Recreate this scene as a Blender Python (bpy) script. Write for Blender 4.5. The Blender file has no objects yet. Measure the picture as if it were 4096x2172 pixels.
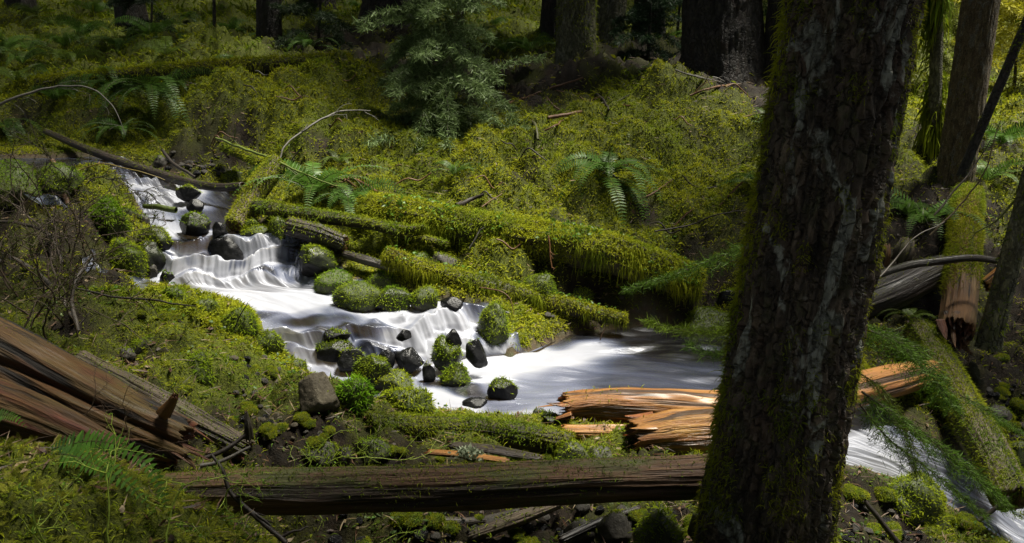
SUN_E, SUN_ANG, EXPO, SKY = 5.0, 13.0, 1.46, .045
SUN_DIR = (.30, .10, .95)
CAN_N = 115000
import bpy, math, random
import numpy as np
from mathutils import Vector, Matrix
PI = math.pi
SC = bpy.context.scene
COL = SC.collection
rng = np.random.default_rng(11)

# ------------------------------------------------------------------ camera
CAM = np.array([0.0, 0.0, 3.0]); PITCH = math.radians(15.0); FPX = 887.0
_F = np.array([0, math.cos(PITCH), -math.sin(PITCH)])
_U = np.array([0, math.sin(PITCH), math.cos(PITCH)])
_R = np.array([1.0, 0, 0])
def ray(px, py):
    return _F + (px-512)/FPX*_R + (271.5-py)/FPX*_U
def at(px, py, D):
    d = ray(px, py); return CAM + d*(D/d[1])
def atz(px, py, z):
    d = ray(px, py); return CAM + d*((z-CAM[2])/d[2])
def proj(P):
    q = np.asarray(P)-CAM
    dep = q@_F
    dep = np.where(dep > .05, dep, .05)
    return 512+FPX*(q@_R)/dep, 271.5-FPX*(q@_U)/dep, q@_F
def pxs(P):                      # metres per photo pixel at P
    return float((np.asarray(P)-CAM)@_F)/FPX
cd = bpy.data.cameras.new("camera"); cam = bpy.data.objects.new("camera", cd); COL.objects.link(cam)
cam.location = CAM; cam.rotation_euler = (PI/2-PITCH, 0, 0)
cd.sensor_width = 36; cd.lens = 36*FPX/1024; cd.clip_end = 500; cd.clip_start = .05
SC.camera = cam

# ------------------------------------------------------------------ noise
def _h(ix, iy, iz, seed):
    h = (ix.astype(np.uint32)*np.uint32(374761393) + iy.astype(np.uint32)*np.uint32(668265263)
         + iz.astype(np.uint32)*np.uint32(2147483647) + np.uint32(seed*974711+17))
    h = (h ^ (h >> np.uint32(13)))*np.uint32(1274126177)
    h = (h ^ (h >> np.uint32(16)))*np.uint32(2246822519)
    return h ^ (h >> np.uint32(13))
_G = np.array([[1,1,0],[-1,1,0],[1,-1,0],[-1,-1,0],[1,0,1],[-1,0,1],[1,0,-1],[-1,0,-1],
               [0,1,1],[0,-1,1],[0,1,-1],[0,-1,-1],[1,1,0],[0,-1,1],[-1,1,0],[0,-1,-1]], float)
def perlin(P, seed=0):
    P = np.asarray(P, float); i = np.floor(P).astype(np.int64); f = P-i
    u = f*f*f*(f*(f*6-15)+10); r = 0
    for dx in (0,1):
        wx = u[:,0] if dx else 1-u[:,0]
        for dy in (0,1):
            wy = u[:,1] if dy else 1-u[:,1]
            for dz in (0,1):
                wz = u[:,2] if dz else 1-u[:,2]
                g = _G[_h(i[:,0]+dx, i[:,1]+dy, i[:,2]+dz, seed) & np.uint32(15)]
                r = r + wx*wy*wz*(g[:,0]*(f[:,0]-dx)+g[:,1]*(f[:,1]-dy)+g[:,2]*(f[:,2]-dz))
    return r
def fbm(P, octv=4, seed=0, gain=.5, ridged=False):
    P = np.asarray(P, float); a = 1.0; r = 0; n = 0
    for k in range(octv):
        v = perlin(P, seed+k*7)
        if ridged: v = 1-2*np.abs(v)*1.4
        r = r+a*v; n += a; a *= gain; P = P*2.03+3.1
    return r/n
def sstep(a, b, x):
    t = np.clip((x-a)/(b-a), 0, 1); return t*t*(3-2*t)
def norm(v):
    return v/np.maximum(np.linalg.norm(v, axis=-1, keepdims=True), 1e-9)

# ------------------------------------------------------------------ mesh / object helpers
def mesh(name, V, F, mat, col=None, attrs=None, smooth=True):
    """V n x 3, F: m x 3 or m x 4 array (or list of such arrays)"""
    me = bpy.data.meshes.new(name)
    Fs = F if isinstance(F, list) else [F]
    Fs = [np.asarray(f, np.int32) for f in Fs if len(f)]
    V = np.asarray(V, np.float32)
    me.vertices.add(len(V)); me.vertices.foreach_set("co", V.ravel())
    nl = sum(f.size for f in Fs); npoly = sum(len(f) for f in Fs)
    me.loops.add(nl); me.polygons.add(npoly)
    me.loops.foreach_set("vertex_index", np.concatenate([f.ravel() for f in Fs]))
    tot = np.concatenate([np.full(len(f), f.shape[1], np.int32) for f in Fs])
    st = np.concatenate([[0], np.cumsum(tot)[:-1]]).astype(np.int32)
    me.polygons.foreach_set("loop_start", st)
    me.polygons.foreach_set("use_smooth", np.full(npoly, smooth, bool))
    if col is not None:
        a = me.color_attributes.new("Col", "FLOAT_COLOR", "POINT")
        c = np.ones((len(V), 4), np.float32); c[:, :3] = col
        a.data.foreach_set("color", c.ravel())
    for k, v in (attrs or {}).items():
        v = np.asarray(v, np.float32)
        if v.ndim == 1:
            a = me.attributes.new(k, "FLOAT", "POINT"); a.data.foreach_set("value", v)
        else:
            a = me.attributes.new(k, "FLOAT_VECTOR", "POINT"); a.data.foreach_set("vector", v.ravel())
    me.update(calc_edges=True)
    for m in (mat if isinstance(mat, list) else [mat]): me.materials.append(m)
    return me
def link(name, me, parent=None, loc=None):
    o = bpy.data.objects.new(name, me); COL.objects.link(o)
    if loc is not None: o.location = loc
    if parent is not None: o.parent = parent
    return o
def tag(o, label=None, cat=None, group=None, kind=None):
    if label: o["label"] = label
    if cat: o["category"] = cat
    if group: o["group"] = group
    if kind: o["kind"] = kind
    return o
def thing(name, label, cat, loc=(0,0,0), group=None):
    o = bpy.data.objects.new(name, None); COL.objects.link(o); o.location = loc
    o.empty_display_size = .1
    return tag(o, label, cat, group)
def part(name, geo, mat, parent, label=None, kind=None, smooth=True):
    """geo = dict V,F,col,attrs in world coordinates; stored relative to the parent's origin"""
    off = np.zeros(3); q = parent
    while q is not None: off = off+np.array(q.location); q = q.parent
    me = mesh(name, geo["V"]-off, geo["F"], mat, geo.get("col"), geo.get("attrs"), geo.get("smooth", smooth))
    o = link(name, me, parent)
    if label: o["label"] = label
    if kind: o["kind"] = kind
    return o
def merge(gs):
    gs = [g for g in gs if len(g["V"])]
    V = np.concatenate([g["V"] for g in gs]); Fs = []; b = 0; d = {}
    for g in gs:
        for f in (g["F"] if isinstance(g["F"], list) else [g["F"]]):
            if len(f): d.setdefault(np.asarray(f).shape[1], []).append(np.asarray(f)+b)
        b += len(g["V"])
    out = dict(V=V, F=[np.concatenate(v) for v in d.values()])
    if all(g.get("col") is not None for g in gs): out["col"] = np.concatenate([g["col"] for g in gs])
    if gs[0].get("attrs"):
        out["attrs"] = {k: np.concatenate([g["attrs"][k] for g in gs]) for k in gs[0]["attrs"]}
    out["smooth"] = gs[0].get("smooth", True)
    return out
def grid_faces(nu, nv, wrap=False):
    i = np.arange(nu-1)[:, None]; j = np.arange(nv if wrap else nv-1)[None]
    a = i*nv+j; b = i*nv+(j+1) % nv
    return np.stack([a, b, b+nv, a+nv], -1).reshape(-1, 4)
def catmull(pts, n):
    """points k x d -> n x d"""
    p = np.asarray(pts, float)
    if len(p) == 2: t = np.linspace(0, 1, n)[:, None]; return p[0]*(1-t)+p[1]*t
    q = np.vstack([2*p[0]-p[1], p, 2*p[-1]-p[-2]])
    seg = np.linalg.norm(np.diff(p[:, :3], axis=0), axis=1); cs = np.concatenate([[0], np.cumsum(seg)])
    u = np.linspace(0, cs[-1], n); k = np.clip(np.searchsorted(cs, u, side="right")-1, 0, len(p)-2)
    t = ((u-cs[k])/np.maximum(seg[k], 1e-9))[:, None]
    a, b, c, d = q[k], q[k+1], q[k+2], q[k+3]
    return .5*((2*b)+(c-a)*t+(2*a-5*b+4*c-d)*t*t+(3*b-a-3*c+d)*t**3)
def frames(C):
    T = norm(np.gradient(C, axis=0))
    a = np.array([0, 0, 1.]) if abs(T[0][2]) < .8 else np.array([0, 1., 0])
    N = np.zeros_like(C); n = norm(a-T[0]*(a@T[0]))
    for i in range(len(C)):
        n = n-T[i]*(n@T[i]); n = n/np.linalg.norm(n); N[i] = n
    return T, N, np.cross(T, N)
def tube(pts, rad, nseg=8, step=None, n=None, jit=0, seed=0):
    """simple tapered twig tube"""
    p = np.asarray(pts, float)
    L = np.linalg.norm(np.diff(p, axis=0), axis=1).sum()
    n = n or max(len(p), int(L/(step or .05))+2)
    C = catmull(p, n)
    if jit: C = C+np.stack([perlin(np.c_[np.linspace(0, L*6, n), np.full(n, 3.3*k+seed), np.full(n, seed*1.7)], seed+k) for k in range(3)], 1)*jit
    r = np.interp(np.linspace(0, 1, n), np.linspace(0, 1, len(rad)), rad)
    T, N, B = frames(C)
    a = np.linspace(0, 2*PI, nseg, endpoint=False)
    V = C[:, None]+r[:, None, None]*(np.cos(a)[None, :, None]*N[:, None]+np.sin(a)[None, :, None]*B[:, None])
    return dict(V=V.reshape(-1, 3), F=grid_faces(n, nseg, True))
def colr(g, c, var=.15, r=None):
    r = r or rng
    n = len(g["V"]); g["col"] = np.asarray(c)[None]*(1+var*r.uniform(-1, 1, (n, 1))); return g

def sprigs(P, N, L=.04, W=.006, seg=2, up=.3, out=.7, rnd=.7, droop=.5, cols=None, r=None, lvar=.5, tip=1.35, dirs=None, face=None):
    """curved tapered ribbons growing from points P along normals N: the moss and leaf maker"""
    r = r or rng; n = len(P)
    if n == 0: return dict(V=np.zeros((0, 3)), F=np.zeros((0, 4), int), col=np.zeros((0, 3)), smooth=False)
    d = norm((N*out if dirs is None else dirs*out)+np.array([0, 0, up])+r.normal(0, rnd, (n, 3)))
    Ls = L*np.exp(r.normal(0, lvar*.6, n))*(1 if np.isscalar(L) else 1)
    s = norm(np.cross(d, r.normal(0, .55, (n, 3))+(N if face is None else face)+np.array([0, -.15, .35])))
    p = P-N*.004; pts = [p]; ds = [d]
    for k in range(seg):
        p = p+d*(Ls/seg)[:, None]
        d = norm(d+np.array([0, 0, -1.])*droop+r.normal(0, .18, (n, 3)))
        pts.append(p); ds.append(d)
    V = np.zeros((n, (seg+1)*2, 3)); Wd = W*np.exp(r.normal(0, .3, n))
    prof = [.55, 1.0, .8, .6, .5][:seg]+[.15] if seg < 5 else [.5]+[1]*(seg-1)+[.15]
    for k in range(seg+1):
        w = (s*(Wd*prof[k]*.5)[:, None])
        V[:, 2*k] = pts[k]-w; V[:, 2*k+1] = pts[k]+w
    b = (np.arange(n)*(seg+1)*2)[:, None, None]
    q = np.array([[2*k, 2*k+1, 2*k+3, 2*k+2] for k in range(seg)])[None]
    F = (b+q).reshape(-1, 4)
    out_ = dict(V=V.reshape(-1, 3), F=F, smooth=False)
    if cols is not None:
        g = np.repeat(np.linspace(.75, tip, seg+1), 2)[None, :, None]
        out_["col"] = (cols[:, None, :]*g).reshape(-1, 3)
    return out_
def mixcol(a, b, t): return np.asarray(a)[None]*(1-t[:, None])+np.asarray(b)[None]*t[:, None]
MOSS_Y = (.320, .330, .014); MOSS_G = (.110, .180, .010); MOSS_D = (.036, .052, .007); MOSS_B = (.150, .120, .020)
def mosscol(P, r=None, bright=.5, seed=5, brown=.12):
    """natural mix of yellow-green, green and brown moss patches, changing from cushion to cushion"""
    r = r or rng; n = len(P)
    t = np.clip(.5+fbm(P*1.3, 2, seed)*.9+fbm(P*7, 2, seed+1)*.55+r.normal(0, .10, n)+(bright-.5)*1.3, 0, 1)
    c = mixcol(MOSS_G, MOSS_Y, t)
    t2 = np.clip(fbm(P*2.6+9, 3, seed+3)*2.2-.25-(bright-.5), 0, 1)*.8; c = c*(1-t2[:, None])+np.asarray(MOSS_D)*t2[:, None]
    t3 = np.clip(fbm(P*4.3+21, 2, seed+6)*3-1.0+brown*3, 0, 1)*.75; t3[r.random(n) < .35] *= .2
    c = c*(1-t3[:, None])+np.asarray(MOSS_B)*t3[:, None]
    return c*r.uniform(.82, 1.15, (n, 1))
def sample(V, F, dens, r=None, mask=None):
    """random points on a mesh, dens per m2; mask(P, N) -> probability"""
    r = r or rng
    T = []
    for f in (F if isinstance(F, list) else [F]):
        f = np.asarray(f)
        if not len(f): continue
        T.append(f[:, :3]); 
        if f.shape[1] == 4: T.append(f[:, [0, 2, 3]])
    T = np.concatenate(T); a, b, c = V[T[:, 0]], V[T[:, 1]], V[T[:, 2]]
    cr = np.cross(b-a, c-a); A = np.linalg.norm(cr, axis=1)*.5
    n = int(A.sum()*dens)
    if n == 0: return np.zeros((0, 3)), np.zeros((0, 3))
    k = r.choice(len(T), n, p=A/A.sum()); u, v = r.random((2, n)); fl = u+v > 1; u[fl] = 1-u[fl]; v[fl] = 1-v[fl]
    P = a[k]+u[:, None]*(b[k]-a[k])+v[:, None]*(c[k]-a[k]); N = norm(cr[k])
    if mask is not None:
        m = r.random(n) < mask(P, N); P, N = P[m], N[m]
    return P, N

# ------------------------------------------------------------------ node helpers
def newmat(name):
    m = bpy.data.materials.new(name); m.use_nodes = True
    nt = m.node_tree; nt.nodes.clear()
    o = nt.nodes.new("ShaderNodeOutputMaterial")
    return m, nt, o
def nd(nt, typ, _in=None, **kw):
    n = nt.nodes.new("ShaderNode"+typ)
    for k, v in kw.items(): setattr(n, k, v)
    for k, v in (_in or {}).items():
        if isinstance(v, bpy.types.NodeSocket): nt.links.new(v, n.inputs[k])
        else: n.inputs[k].default_value = v
    return n
def ramp(nt, fac, stops, interp="LINEAR"):
    n = nt.nodes.new("ShaderNodeValToRGB"); n.color_ramp.interpolation = interp
    e = n.color_ramp.elements
    while len(e) < len(stops): e.new(.5)
    for i, (p, c) in enumerate(stops):
        e[i].position = p; e[i].color = (*c, 1) if not np.isscalar(c) else (c, c, c, 1)
    nt.links.new(fac, n.inputs[0]); return n.outputs[0]
def noise(nt, vec, scale, detail=4, rough=.55, dist=0):
    n = nd(nt, "TexNoise", {"Scale": scale, "Detail": detail, "Roughness": rough, "Distortion": dist})
    nt.links.new(vec, n.inputs["Vector"]); return n.outputs["Fac"]
def math_(nt, op, a, b=0, clamp=False):
    n = nd(nt, "Math", operation=op, use_clamp=clamp)
    for i, v in enumerate((a, b)):
        if isinstance(v, bpy.types.NodeSocket): nt.links.new(v, n.inputs[i])
        else: n.inputs[i].default_value = v
    return n.outputs[0]
def mix(nt, fac, a, b, mode="MIX"):
    n = nt.nodes.new("ShaderNodeMix"); n.data_type = "RGBA"; n.blend_type = mode
    for k, v in (("Factor", fac), ("A", a), ("B", b)):
        s = [q for q in n.inputs if q.name == k and (q.type == ("VALUE" if k == "Factor" else "RGBA"))][0]
        if isinstance(v, bpy.types.NodeSocket): nt.links.new(v, s)
        else: s.default_value = v if np.isscalar(v) else (*v, 1)
    return [q for q in n.outputs if q.type == "RGBA"][0]
def vscale(nt, vec, s):
    n = nd(nt, "Mapping"); n.inputs["Scale"].default_value = s; nt.links.new(vec, n.inputs["Vector"]); return n.outputs[0]
def bump(nt, h, strength=.5, dist=.02):
    n = nd(nt, "Bump", {"Strength": strength, "Distance": dist}); nt.links.new(h, n.inputs["Height"]); return n.outputs[0]
def leaf_mat(name, trans=.35, rough=.55, spec=.3):
    m, nt, o = newmat(name)
    a = nd(nt, "Attribute", attribute_name="Col")
    g = nd(nt, "NewGeometry")
    v = noise(nt, g.outputs["Position"], 14, 2)
    c = mix(nt, .5, a.outputs["Color"], ramp(nt, v, [(.3, .55), (.7, 1.0)]), "MULTIPLY")
    b = nd(nt, "BsdfPrincipled", {"Base Color": c, "Roughness": rough, "Specular IOR Level": spec})
    t = nd(nt, "BsdfTranslucent", {"Color": c})
    s = nd(nt, "MixShader", {0: trans, 1: b.outputs[0], 2: t.outputs[0]})
    nt.links.new(s.outputs[0], o.inputs[0]); return m
M_MOSS = leaf_mat("moss_leaf", .45, .75, .12)
M_FERN = leaf_mat("fern_leaf", .35, .45, .22)
M_NEEDLE = leaf_mat("conifer_needle", .30, .55, .25)
def bark_twig_mat():
    m, nt, o = newmat("twig_bark")
    a = nd(nt, "Attribute", attribute_name="Col"); g = nd(nt, "NewGeometry")
    v = noise(nt, g.outputs["Position"], 45, 4)
    c = mix(nt, .8, a.outputs["Color"], ramp(nt, v, [(.3, .35), (.68, 1.15)]), "MULTIPLY")
    b = nd(nt, "BsdfPrincipled", {"Base Color": c, "Roughness": .6, "Specular IOR Level": .35, "Normal": bump(nt, v, .5, .004)})
    nt.links.new(b.outputs[0], o.inputs[0]); return m
M_TWIG = bark_twig_mat()
# ------------------------------------------------------------------ creek banks: (left px,py) (right px,py) water height
ST = [(-75,180, -60,158, 1.47), (20,178, 40,158, 1.45), (74,174, 98,157, 1.43), (112,180, 132,164, 1.33), (124,196, 178,183, 1.15), (136,212, 236,198, .99),
      (148,231, 264,228, .90), (160,247, 318,240, .80), (152,266, 338,258, .62), (146,287, 352,284, .45), (212,299, 386,288, .40), (252,315, 442,301, .365),
      (262,335, 482,306, .335), (284,354, 502,332, .17), (304,376, 516,354, .015), (345,398, 566,336, 0), (428,418, 645,326, -.015),
      (560,424, 745,330, -.03), (690,446, 815,350, -.05), (760,460, 868,392, -.12), (846,468, 922,436, -.32), (912,492, 985,464, -.58), (968,522, 1030,494, -.80),
      (1060,566, 1110,520, -.95), (1300,600, 1330,540, -1.3)]
LW = np.array([atz(a, b, z) for a, b, c, d, z in ST]); RW = np.array([atz(c, d, z) for a, b, c, d, z in ST])
NS, NT = 1100, 260
# spacing: both banks sampled by a common station parameter
def station_spline(P, n):
    k = np.linspace(0, len(P)-1, n); i = np.clip(k.astype(int), 0, len(P)-2); t = (k-i)[:, None]
    q = np.vstack([2*P[0]-P[1], P, 2*P[-1]-P[-2]]); a, b, c, d = q[i], q[i+1], q[i+2], q[i+3]
    return .5*((2*b)+(c-a)*t+(2*a-5*b+4*c-d)*t*t+(3*b-a-3*c+d)*t**3)
LS, RS = station_spline(LW, 200), station_spline(RW, 200)
POLY = np.vstack([LS[::3, :2], RS[::-3, :2]])
def poly_sd(x, y):
    """signed distance to the creek outline, negative inside"""
    d = np.full(len(x), 1e9); ins = np.zeros(len(x), bool)
    if len(x) > 4000:      # far points need no exact distance
        lo, hi = POLY.min(0)-1.5, POLY.max(0)+1.5; m = (x > lo[0]) & (x < hi[0]) & (y > lo[1]) & (y < hi[1])
        if not m.all():
            r = np.full(len(x), 3.0)
            if m.any(): r[m] = poly_sd(x[m], y[m]) if m.sum() <= 4000 else _psd(x[m], y[m])
            return r
    return _psd(x, y)
def _psd(x, y):
    d = np.full(len(x), 1e9); ins = np.zeros(len(x), bool)
    A = POLY; Bp = np.roll(POLY, -1, 0)
    for (ax, ay), (bx, by) in zip(A, Bp):
        ex, ey = bx-ax, by-ay; l = ex*ex+ey*ey+1e-12
        t = np.clip(((x-ax)*ex+(y-ay)*ey)/l, 0, 1)
        d = np.minimum(d, (x-ax-t*ex)**2+(y-ay-t*ey)**2)
        if ay != by:
            c = ((ay > y) != (by > y)) & (x < (bx-ax)*(y-ay)/(by-ay)+ax); ins ^= c
    d = np.sqrt(d); return np.where(ins, -d, d)
# ------------------------------------------------------------------ terrain control points (px, py, distance)
CP = [(300,125,12.1),(450,112,13.0),(300,75,14.6),(450,75,14.7),(300,40,18.5),(450,40,18.5),(450,5,26),(300,5,26),
      (520,255,9.15),(520,225,9.7),(520,200,10.2),(520,170,10.9),(520,140,11.7),(520,110,13.0),(560,80,14.6),(560,50,17.5),(560,15,23),
      (640,292,9.05),(650,260,9.45),(650,230,9.95),(650,200,10.5),(650,170,11.1),(650,140,11.8),(650,110,12.8),(700,75,14.2),(700,45,17),(700,15,22),
      (400,215,9.9),(400,185,10.6),(400,150,11.5),(300,200,10.6),(300,170,11.2),(300,145,11.7),(200,150,11.9),(200,125,12.3),(120,140,12.2),(120,110,12.9),(120,80,14.6),(120,45,18.5),(120,5,26),
      (20,145,12.2),(20,110,13.0),(20,80,14.8),(20,45,18.5),(-80,140,12.3),(-80,80,15),(-80,40,19),
      (760,300,9.0),(760,260,9.5),(760,220,10.1),(760,180,10.9),(760,140,11.7),(760,100,13.0),
      (880,300,8.9),(900,260,9.5),(900,220,10.1),(900,180,10.9),(900,130,12.3),(900,80,15),(900,30,20),
      (1000,440,7.4),(1040,400,7.9),(1000,360,8.6),(1000,320,9.1),(1000,270,9.6),(1000,220,10.3),(1010,170,11.2),(1010,120,12.8),(1010,60,17),(1120,200,10.8),(1120,300,9.5),(1120,430,7.8),
      (60,330,6.6),(150,345,6.7),(200,375,6.3),(250,400,6.0),(120,310,7.3),(60,290,7.7),(20,260,8.3),(60,235,8.9),(100,250,8.7),(-40,300,7.6),(-60,240,9.0),
      (60,400,5.1),(170,425,5.3),(-50,400,4.9),(250,440,5.3),(330,435,5.4),(400,450,5.5),(300,500,5.1),(430,500,5.3),
      (300,545,4.9),(450,545,5.05),(600,545,5.0),(560,470,5.7),(640,480,5.5),
      (0,445,3.7),(100,455,3.75),(190,500,3.5),(0,543,2.75),(120,543,2.95),(230,560,3.2),(-120,480,3.2),
      (720,545,4.4),(800,575,4.15),(870,560,5.2),(850,512,6.0),(905,540,5.9),(950,575,5.6)]
PTS = [at(a, b, d) for a, b, d in CP]
PTS += [(x, y, z) for x, y, z in [(-25,36,7.5),(-10,36,7),(8,36,6.8),(25,36,7.5),(-30,60,16),(0,60,15),(30,60,16),(-26,22,5.0),(26,22,5.0),(-22,12,2.6),(20,11,1.6),
        (-4,1.2,1.6),(0,1.0,1.35),(3,1.5,1.0),(-1,2.2,1.3),(1.2,2.6,.85),(6,3,-.2),(-9,4,1.7),(0,-5,1.8),(12,4,-1.2),(14,7,-.9),(-14,7,1.9)]]
PTS += list(LS[::5]+np.array([0, 0, .04]))+list(RS[::5]+np.array([0, 0, .04]))
PTS = np.array(PTS)
def _tps():
    X = PTS[:, :2]; n = len(X)
    def U(r2): return np.where(r2 > 1e-12, .5*r2*np.log(np.maximum(r2, 1e-12)), 0)
    K = U(((X[:, None]-X[None])**2).sum(-1))+np.eye(n)*.02
    Pm = np.c_[np.ones(n), X]
    A = np.block([[K, Pm], [Pm.T, np.zeros((3, 3))]])
    w = np.linalg.solve(A, np.r_[PTS[:, 2], 0, 0, 0])
    def f(x, y):
        x = np.asarray(x, float); y = np.asarray(y, float); out = np.empty(len(x))
        for s in range(0, len(x), 20000):
            xx, yy = x[s:s+20000], y[s:s+20000]
            k = U((xx[:, None]-X[None, :, 0])**2+(yy[:, None]-X[None, :, 1])**2)
            out[s:s+20000] = k@w[:n]+w[n]+w[n+1]*xx+w[n+2]*yy
        return out
    return f
HB = _tps()
def hb1(x, y): return float(HB(np.array([x]), np.array([y]))[0])
def ground(px, py, f=None):
    """where the line of sight through a photo point meets the bare terrain"""
    d = ray(px, py); d = d/d[1]; Y = np.concatenate([np.arange(1.6, 14, .03), np.arange(14, 60, .1)])
    P = CAM[None]+d[None]*Y[:, None]; below = P[:, 2] <= HB(P[:, 0], P[:, 1])
    below[:20] = False
    i = int(np.argmax(below)) if below.any() else len(Y)-1
    return P[i]
# moss hummocks of the far bank: (px, py, radius m, height m)
HUM = [(215,112,.75,.30),(275,108,.6,.22),(330,92,.9,.32),(370,85,.7,.25),(300,130,.7,.22),(250,135,.5,.18),(375,150,.55,.25),(330,150,.5,.2),(655,112,.8,.34),(690,125,.8,.30),(735,135,.7,.25),
       (610,140,.7,.2),(560,150,.6,.2),(590,195,.6,.18),(470,165,.5,.2),(540,120,.6,.2),(505,150,.5,.18),(160,60,1.1,.3),(220,60,1.0,.25),(60,95,.8,.3),(600,85,.9,.3),(735,210,.35,.15),(700,232,.4,.16),(660,205,.4,.14),(720,262,.4,.2),
       (200,372,.32,.17),(228,366,.28,.15),(170,385,.3,.14),(240,345,.3,.08),(200,330,.3,.1),(130,330,.4,.14),(60,310,.5,.18),(20,300,.5,.2),(40,240,.4,.16),(90,215,.35,.2),(110,195,.35,.2),(940,195,.4,.15),(1010,190,.6,.25),(1005,235,.5,.2),
       (40,480,.42,.10),(110,500,.35,.10),(170,530,.3,.10),(20,530,.3,.08),(85,450,.25,.06)]
HUMP = [(ground(a, b), r, h) for a, b, r, h in HUM]
def cushion(q):
    """rounded moss cushions with creases between them"""
    w = q+np.stack([perlin(q*3, 81), perlin(q*3+7, 82), 0*q[:, 0]], 1)*.12
    return np.clip(np.abs(perlin(w*4.6+2, 12))*1.5, 0, .6)**.6
def H(x, y, fine=True):
    x = np.asarray(x, float); y = np.asarray(y, float)
    z = HB(x, y); sd = poly_sd(x, y)
    for P, r, h in HUMP:
        z = z+h*np.exp(-((x-P[0])**2+(y-P[1])**2)/(r*r)*1.6)
    q = np.c_[x, y, np.zeros(len(x))]
    far = sstep(9, 20, y)
    w = sstep(.02, .5, sd)
    z = z+w*(fbm(q*1.1, 3, 3)*(.16+.3*far)+(np.abs(perlin(q*1.7, 9))+.5*np.abs(perlin(q*3.3+5, 10)))*.34*sstep(4.5, 7, y)+cushion(q)*.13-.12)
    if fine: z = z+sstep(-.1, .1, sd)*fbm(q*7, 3, 21)*.05+fbm(q*20, 2, 33)*.012
    # raised lip at the water line, then the bed
    z = z+.05*np.exp(-((sd-.12)/.1)**2)
    z = z-sstep(.03, -.30, sd)*.30
    return z, sd
def hz(x, y): return float(H(np.array([float(x)]), np.array([float(y)]))[0][0])
def gp(px, py):
    P = ground(px, py).copy(); P[2] = hz(P[0], P[1]); return P

# fan-shaped sheet: fine near the camera, coarse towards the back
_a = np.linspace(-1.25, 1.25, 620); _r = np.concatenate([np.geomspace(1.2, 20, 560), np.geomspace(20.3, 75, 60)])
ax, rr = np.meshgrid(_a, _r)
gx = (np.tan(ax*.62)*rr*.95).ravel(); gy = rr.ravel()
gz, gsd = H(gx, gy)
GV = np.c_[gx, gy, gz]; GF = grid_faces(len(_r), len(_a))

def ground_mat():
    m, nt, o = newmat("forest_floor")
    g = nd(nt, "NewGeometry"); p = g.outputs["Position"]
    wet = nd(nt, "Attribute", attribute_name="wet")
    n1 = noise(nt, p, 1.6, 5); n2 = noise(nt, p, 9, 6, .65); n3 = noise(nt, p, 60, 4, .7)
    soil = ramp(nt, n2, [(.3, (.004, .003, .0015)), (.55, (.011, .007, .003)), (.75, (.026, .016, .007))])
    moss = ramp(nt, n3, [(.3, (.018, .026, .003)), (.55, (.068, .082, .006)), (.75, (.150, .165, .009))])
    gm = nd(nt, "Attribute", attribute_name="mossy")
    f = math_(nt, "ADD", gm.outputs["Fac"], math_(nt, "MULTIPLY", math_(nt, "SUBTRACT", n1, .5), 1.6), True)
    c = mix(nt, f, soil, moss)
    v = nd(nt, "TexVoronoi", {"Scale": 16.0}); nt.links.new(p, v.inputs["Vector"])
    peb = mix(nt, .6, ramp(nt, v.outputs["Distance"], [(0, (.06, .055, .045)), (.5, (.035, .03, .024)), (.8, (.008, .007, .006))]), v.outputs["Color"], "OVERLAY")
    peb = mix(nt, .6, peb, (.115, .088, .048))
    c = mix(nt, wet.outputs["Fac"], c, peb)
    h = math_(nt, "ADD", n2, math_(nt, "MULTIPLY", n3, .6))
    b = nd(nt, "BsdfPrincipled", {"Base Color": c, "Roughness": .8, "Specular IOR Level": .2, "Normal": bump(nt, h, .8, .03)})
    nt.links.new(b.outputs[0], o.inputs[0]); return m
M_GROUND = ground_mat()
# where moss grows and where bare duff shows (pixel anchored patches turned into places on the ground)
BARE = [(420,112,.4),(500,110,.4),(540,116,.35),(325,160,.25),(520,190,.2),(645,225,.22),(90,125,.3),(30,120,.4),(745,240,.3),(60,255,.8),(15,240,.8),(55,300,.6),(15,290,.8),(90,275,.4),(110,240,.3),(70,335,.4),(760,85,1.4),(735,95,1.2),(700,60,2.2),(780,110,1.2),(430,88,1.0),(470,90,1.3),(520,85,1.3),(355,45,2.0),(545,100,.8),(640,62,1.6),(400,60,1.8),
        (930,215,.7),(905,235,.6),(960,280,.8),(1000,330,1.3),(1000,400,1.4),(900,300,.8),(960,150,1.0),(290,392,.25),(285,430,.35),(640,472,.3),(520,515,.6),
        (350,530,.7),(700,535,.5),(880,530,.7),(620,290,.6),(560,262,.5),(700,290,.5),(230,165,.5),(170,170,.4),(210,150,.4),(30,200,.5),(150,365,.25),(240,415,.5),(110,420,.6),(450,530,.7),(600,535,.7)]
BAREP = [(ground(a, b), r) for a, b, r in BARE]
def mossy(x, y):
    m = np.ones(len(x))
    for P, r in BAREP: m = m*(1-.93*np.exp(-(((x-P[0])**2+(y-P[1])**2)/(r*r))**1.5))
    q = np.c_[x, y, np.zeros(len(x))]
    return np.clip(m+fbm(q*1.9, 3, 51)*.75-.02, 0, 1)
gm_ = mossy(gx, gy); gw_ = sstep(.10, -.05, gsd)
gm_ = gm_*(1-gw_)
terrain = link("ground", mesh("ground", GV, GF, M_GROUND, attrs=dict(mossy=gm_, wet=gw_)))
tag(terrain, kind="structure")
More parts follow.
